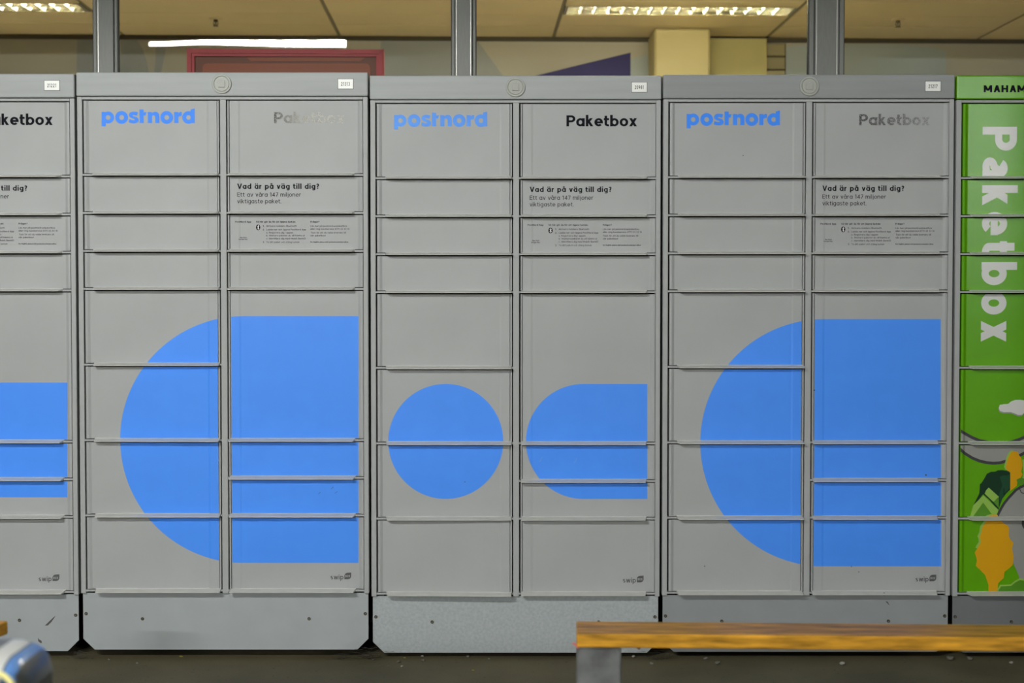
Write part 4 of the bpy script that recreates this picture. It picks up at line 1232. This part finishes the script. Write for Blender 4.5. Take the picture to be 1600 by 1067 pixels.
# ------------------------------------------------------------------ rounded suitcase close to the viewer, lower left
def suitcase():
    Y0 = -2.52
    xr, _ = at(89, 1067, Y0 + 0.085); _, zt = at(45, 996.5, Y0 + 0.07)
    w, d, h = 0.36, 0.22, zt - 0.03
    cx, cz = xr - w / 2, 0.03 + h / 2
    root = tag(empty('suitcase', (cx, Y0, 0)), 'rounded grey and blue suitcase with a yellow cord at the lower left corner', 'suitcase')
    s = 909.0
    bm = bmesh.new()
    add_box(bm, -w / 2, w / 2, -d / 2, d / 2, 0.03, 0.03 + h)
    bmesh.ops.bevel(bm, geom=bm.edges[:], offset=0.056, segments=10, affect='EDGES', profile=0.5)
    # finer faces where the stripes run
    for k in range(60):
        bmesh.ops.bisect_plane(bm, geom=bm.verts[:] + bm.edges[:] + bm.faces[:], plane_co=(w / 2 - k * 0.003, 0, 0), plane_no=(1, 0, 0))
    for k in range(40):
        bmesh.ops.bisect_plane(bm, geom=bm.verts[:] + bm.edges[:] + bm.faces[:], plane_co=(0, 0, zt - k * 0.003), plane_no=(0, 0, 1))
    bmesh.ops.recalc_face_normals(bm, faces=bm.faces[:])
    def lerp(tab, a):
        for (a0, v0), (a1, v1) in zip(tab, tab[1:]):
            if a0 <= a <= a1: return v0 + (v1 - v0) * (a - a0) / (a1 - a0)
        return tab[0][1] if a < tab[0][0] else tab[-1][1]
    f1 = [(0, 62), (12, 50), (20, 44), (35, 33), (50, 24), (70, 18), (90, 14), (140, 11)]
    f2 = [(0, 66), (16, 60), (24, 55), (35, 49), (50, 43), (70, 34), (90, 27), (140, 23)]
    sets = {'shell': [], 'blue_stripe': [], 'white_glare_patch': [], 'light_blue_panel': []}
    for f in bm.faces:
        c = f.calc_center_median()
        a, b = (w / 2 - c.x) * s, (zt - c.z) * s
        k = 'shell'
        if f.normal.y < 0.6 and a < 160 and b < 80:
            if lerp(f1, a) < b < lerp(f2, a) and a > 14: k = 'blue_stripe'
            elif b < lerp(f1, a) - 4:
                if 32 < a < 62: k = 'white_glare_patch'  # white faces paint the glossy highlight on the shell
                elif 15 < a <= 30: k = 'light_blue_panel'
        sets[k].append([tuple(v.co) for v in f.verts])
    bm.free()
    for nm, mt in (('shell', 'case_grey'), ('blue_stripe', 'case_blue'), ('white_glare_patch', 'case_glare'), ('light_blue_panel', 'case_light')):
        v, f, idx = [], [], {}
        for poly in sets[nm]:
            q = []
            for p in poly:
                key = tuple(round(c, 5) for c in p)
                if key not in idx: idx[key] = len(v); v.append(p)
                q.append(idx[key])
            f.append(q)
        if f: link(nm, mesh(nm, v, f, M[mt], True), root)
    for sx in (-1, 1):
        for sy in (-1, 1):
            bm = bmesh.new(); add_tube(bm, [(sx * 0.12 - 0.008, sy * 0.065, 0.018), (sx * 0.12 + 0.008, sy * 0.065, 0.018)], 0.0178, 14)
            add_tube(bm, [(sx * 0.12, sy * 0.065, 0.018), (sx * 0.12, sy * 0.065, 0.045)], 0.006, 8)
            link('wheel', bm_mesh('wheel', bm, M['gasket']), root)
    # cord loop hanging over the front
    pts = []
    for px, py in ((-40, 1080), (-24, 1060), (-8, 1052), (4, 1055), (13, 1062), (20, 1072), (26, 1090)):
        X, Zz = at(px, py, Y0 - d / 2 - 0.008)
        pts.append((X - cx, -d / 2 - 0.006, Zz))
    bm = bmesh.new(); add_tube(bm, pts, 0.005, 8)
    link('cord', bm_mesh('cord', bm, M['cord'], True), root)['label'] = 'pale yellow cord'
suitcase()

# ------------------------------------------------------------------ litter on the floor
def ground(px, py):
    a = (px - 800.0) / FPX; b = (533.5 - py) / FPX
    d = Vector((a, b * sin(PITCH) + cos(PITCH), b * cos(PITCH) - sin(PITCH)))
    t = -HC / d.z
    return Vector((0, -DIST, HC)) + d * t
def pebble(px, py, wpx, m, label, group=None, name='pebble', flat=0.6):
    p = ground(px, py)
    r = wpx / 2 / 450.0
    bm = bmesh.new()
    bmesh.ops.create_icosphere(bm, subdivisions=2, radius=r)
    for v in bm.verts:
        n = sin(v.co.x / r * 3.1 + px) * cos(v.co.z / r * 2.7 + py) * 0.22
        v.co *= 1 + n
        v.co.z *= flat
        v.co.y *= 0.9
    zmin = min(v.co.z for v in bm.verts)
    o = link(name, bm_mesh(name, bm, M[m]), None, (p.x, p.y, -zmin))
    tag(o, label, 'stone' if name == 'pebble' else 'litter', group)
pebble(1484, 1031, 13, 'grit', 'larger grey stone at the foot of the gap before the green locker', 'stones on the floor')
pebble(1515, 1031, 10, 'grit', 'smaller grey stone under the green locker', 'stones on the floor')
for px, py, w in ((660, 1026.5, 5), (731, 1027, 5), (583, 1032, 4), (623, 1035, 6), (661, 1033, 5), (1018, 1038, 6), (1103, 1031, 8), (1121, 1038, 9), (1316, 1039, 9),
                  (214, 1037, 4), (170, 1031, 3), (205, 1029, 3), (764, 1030, 3), (990, 1027, 6), (885, 1034, 4), (1580, 1037, 7), (1413, 1031, 4), (628, 1042, 4), (607, 1042, 3)):
    pebble(px, py, w, 'grit' if px % 2 else 'grit_pale', 'small crumb of grit on the floor along the locker bases', 'grit along the locker bases', 'grit_crumb')
for px, py, w in ((632, 1028, 5), (739, 1047.5, 4), (283, 1026, 6)):
    pebble(px, py, w, 'leaf', {632: 'yellow leaf scrap before the mottled kick plate', 739: 'yellow leaf scrap out on the floor left of the bench', 283: 'yellow leaf scrap under the half round locker'}[px], 'yellow leaf scraps', 'leaf_scrap', 0.25)
def fluff(px, py, n, size, label):
    p = ground(px, py)
    bm = bmesh.new()
    rnd = random.Random(px)
    for k in range(n):
        a = rnd.uniform(0, 2 * pi)
        pts = []
        q = Vector((rnd.gauss(0, size * .35), rnd.gauss(0, .003), abs(rnd.gauss(0, size * .25)) + 0.002))
        for s in range(5):
            pts.append(tuple(q))
            q = q + Vector((cos(a), sin(a) * .04, rnd.uniform(-.3, .4))) * size * .18
            q.z = max(0.002, q.z)
            a += rnd.uniform(-1, 1)
        add_tube(bm, pts, 0.00045, 4)
    o = link('dust_clump', bm_mesh('dust_clump', bm, M['dust']), None, (p.x, p.y, 0))
    tag(o, label, 'litter', 'dust clumps between the lockers', 'stuff')
fluff(128, 1030, 34, 0.055, 'dust and fibres in the gap left of the half round locker')
fluff(575, 1030, 44, 0.06, 'dust and fibres in the gap left of the disc locker')
fluff(533, 1030.5, 20, 0.035, 'small dust clump under the half round locker')
fluff(1031, 1031, 36, 0.06, 'dust and fibres behind the bench between two lockers')
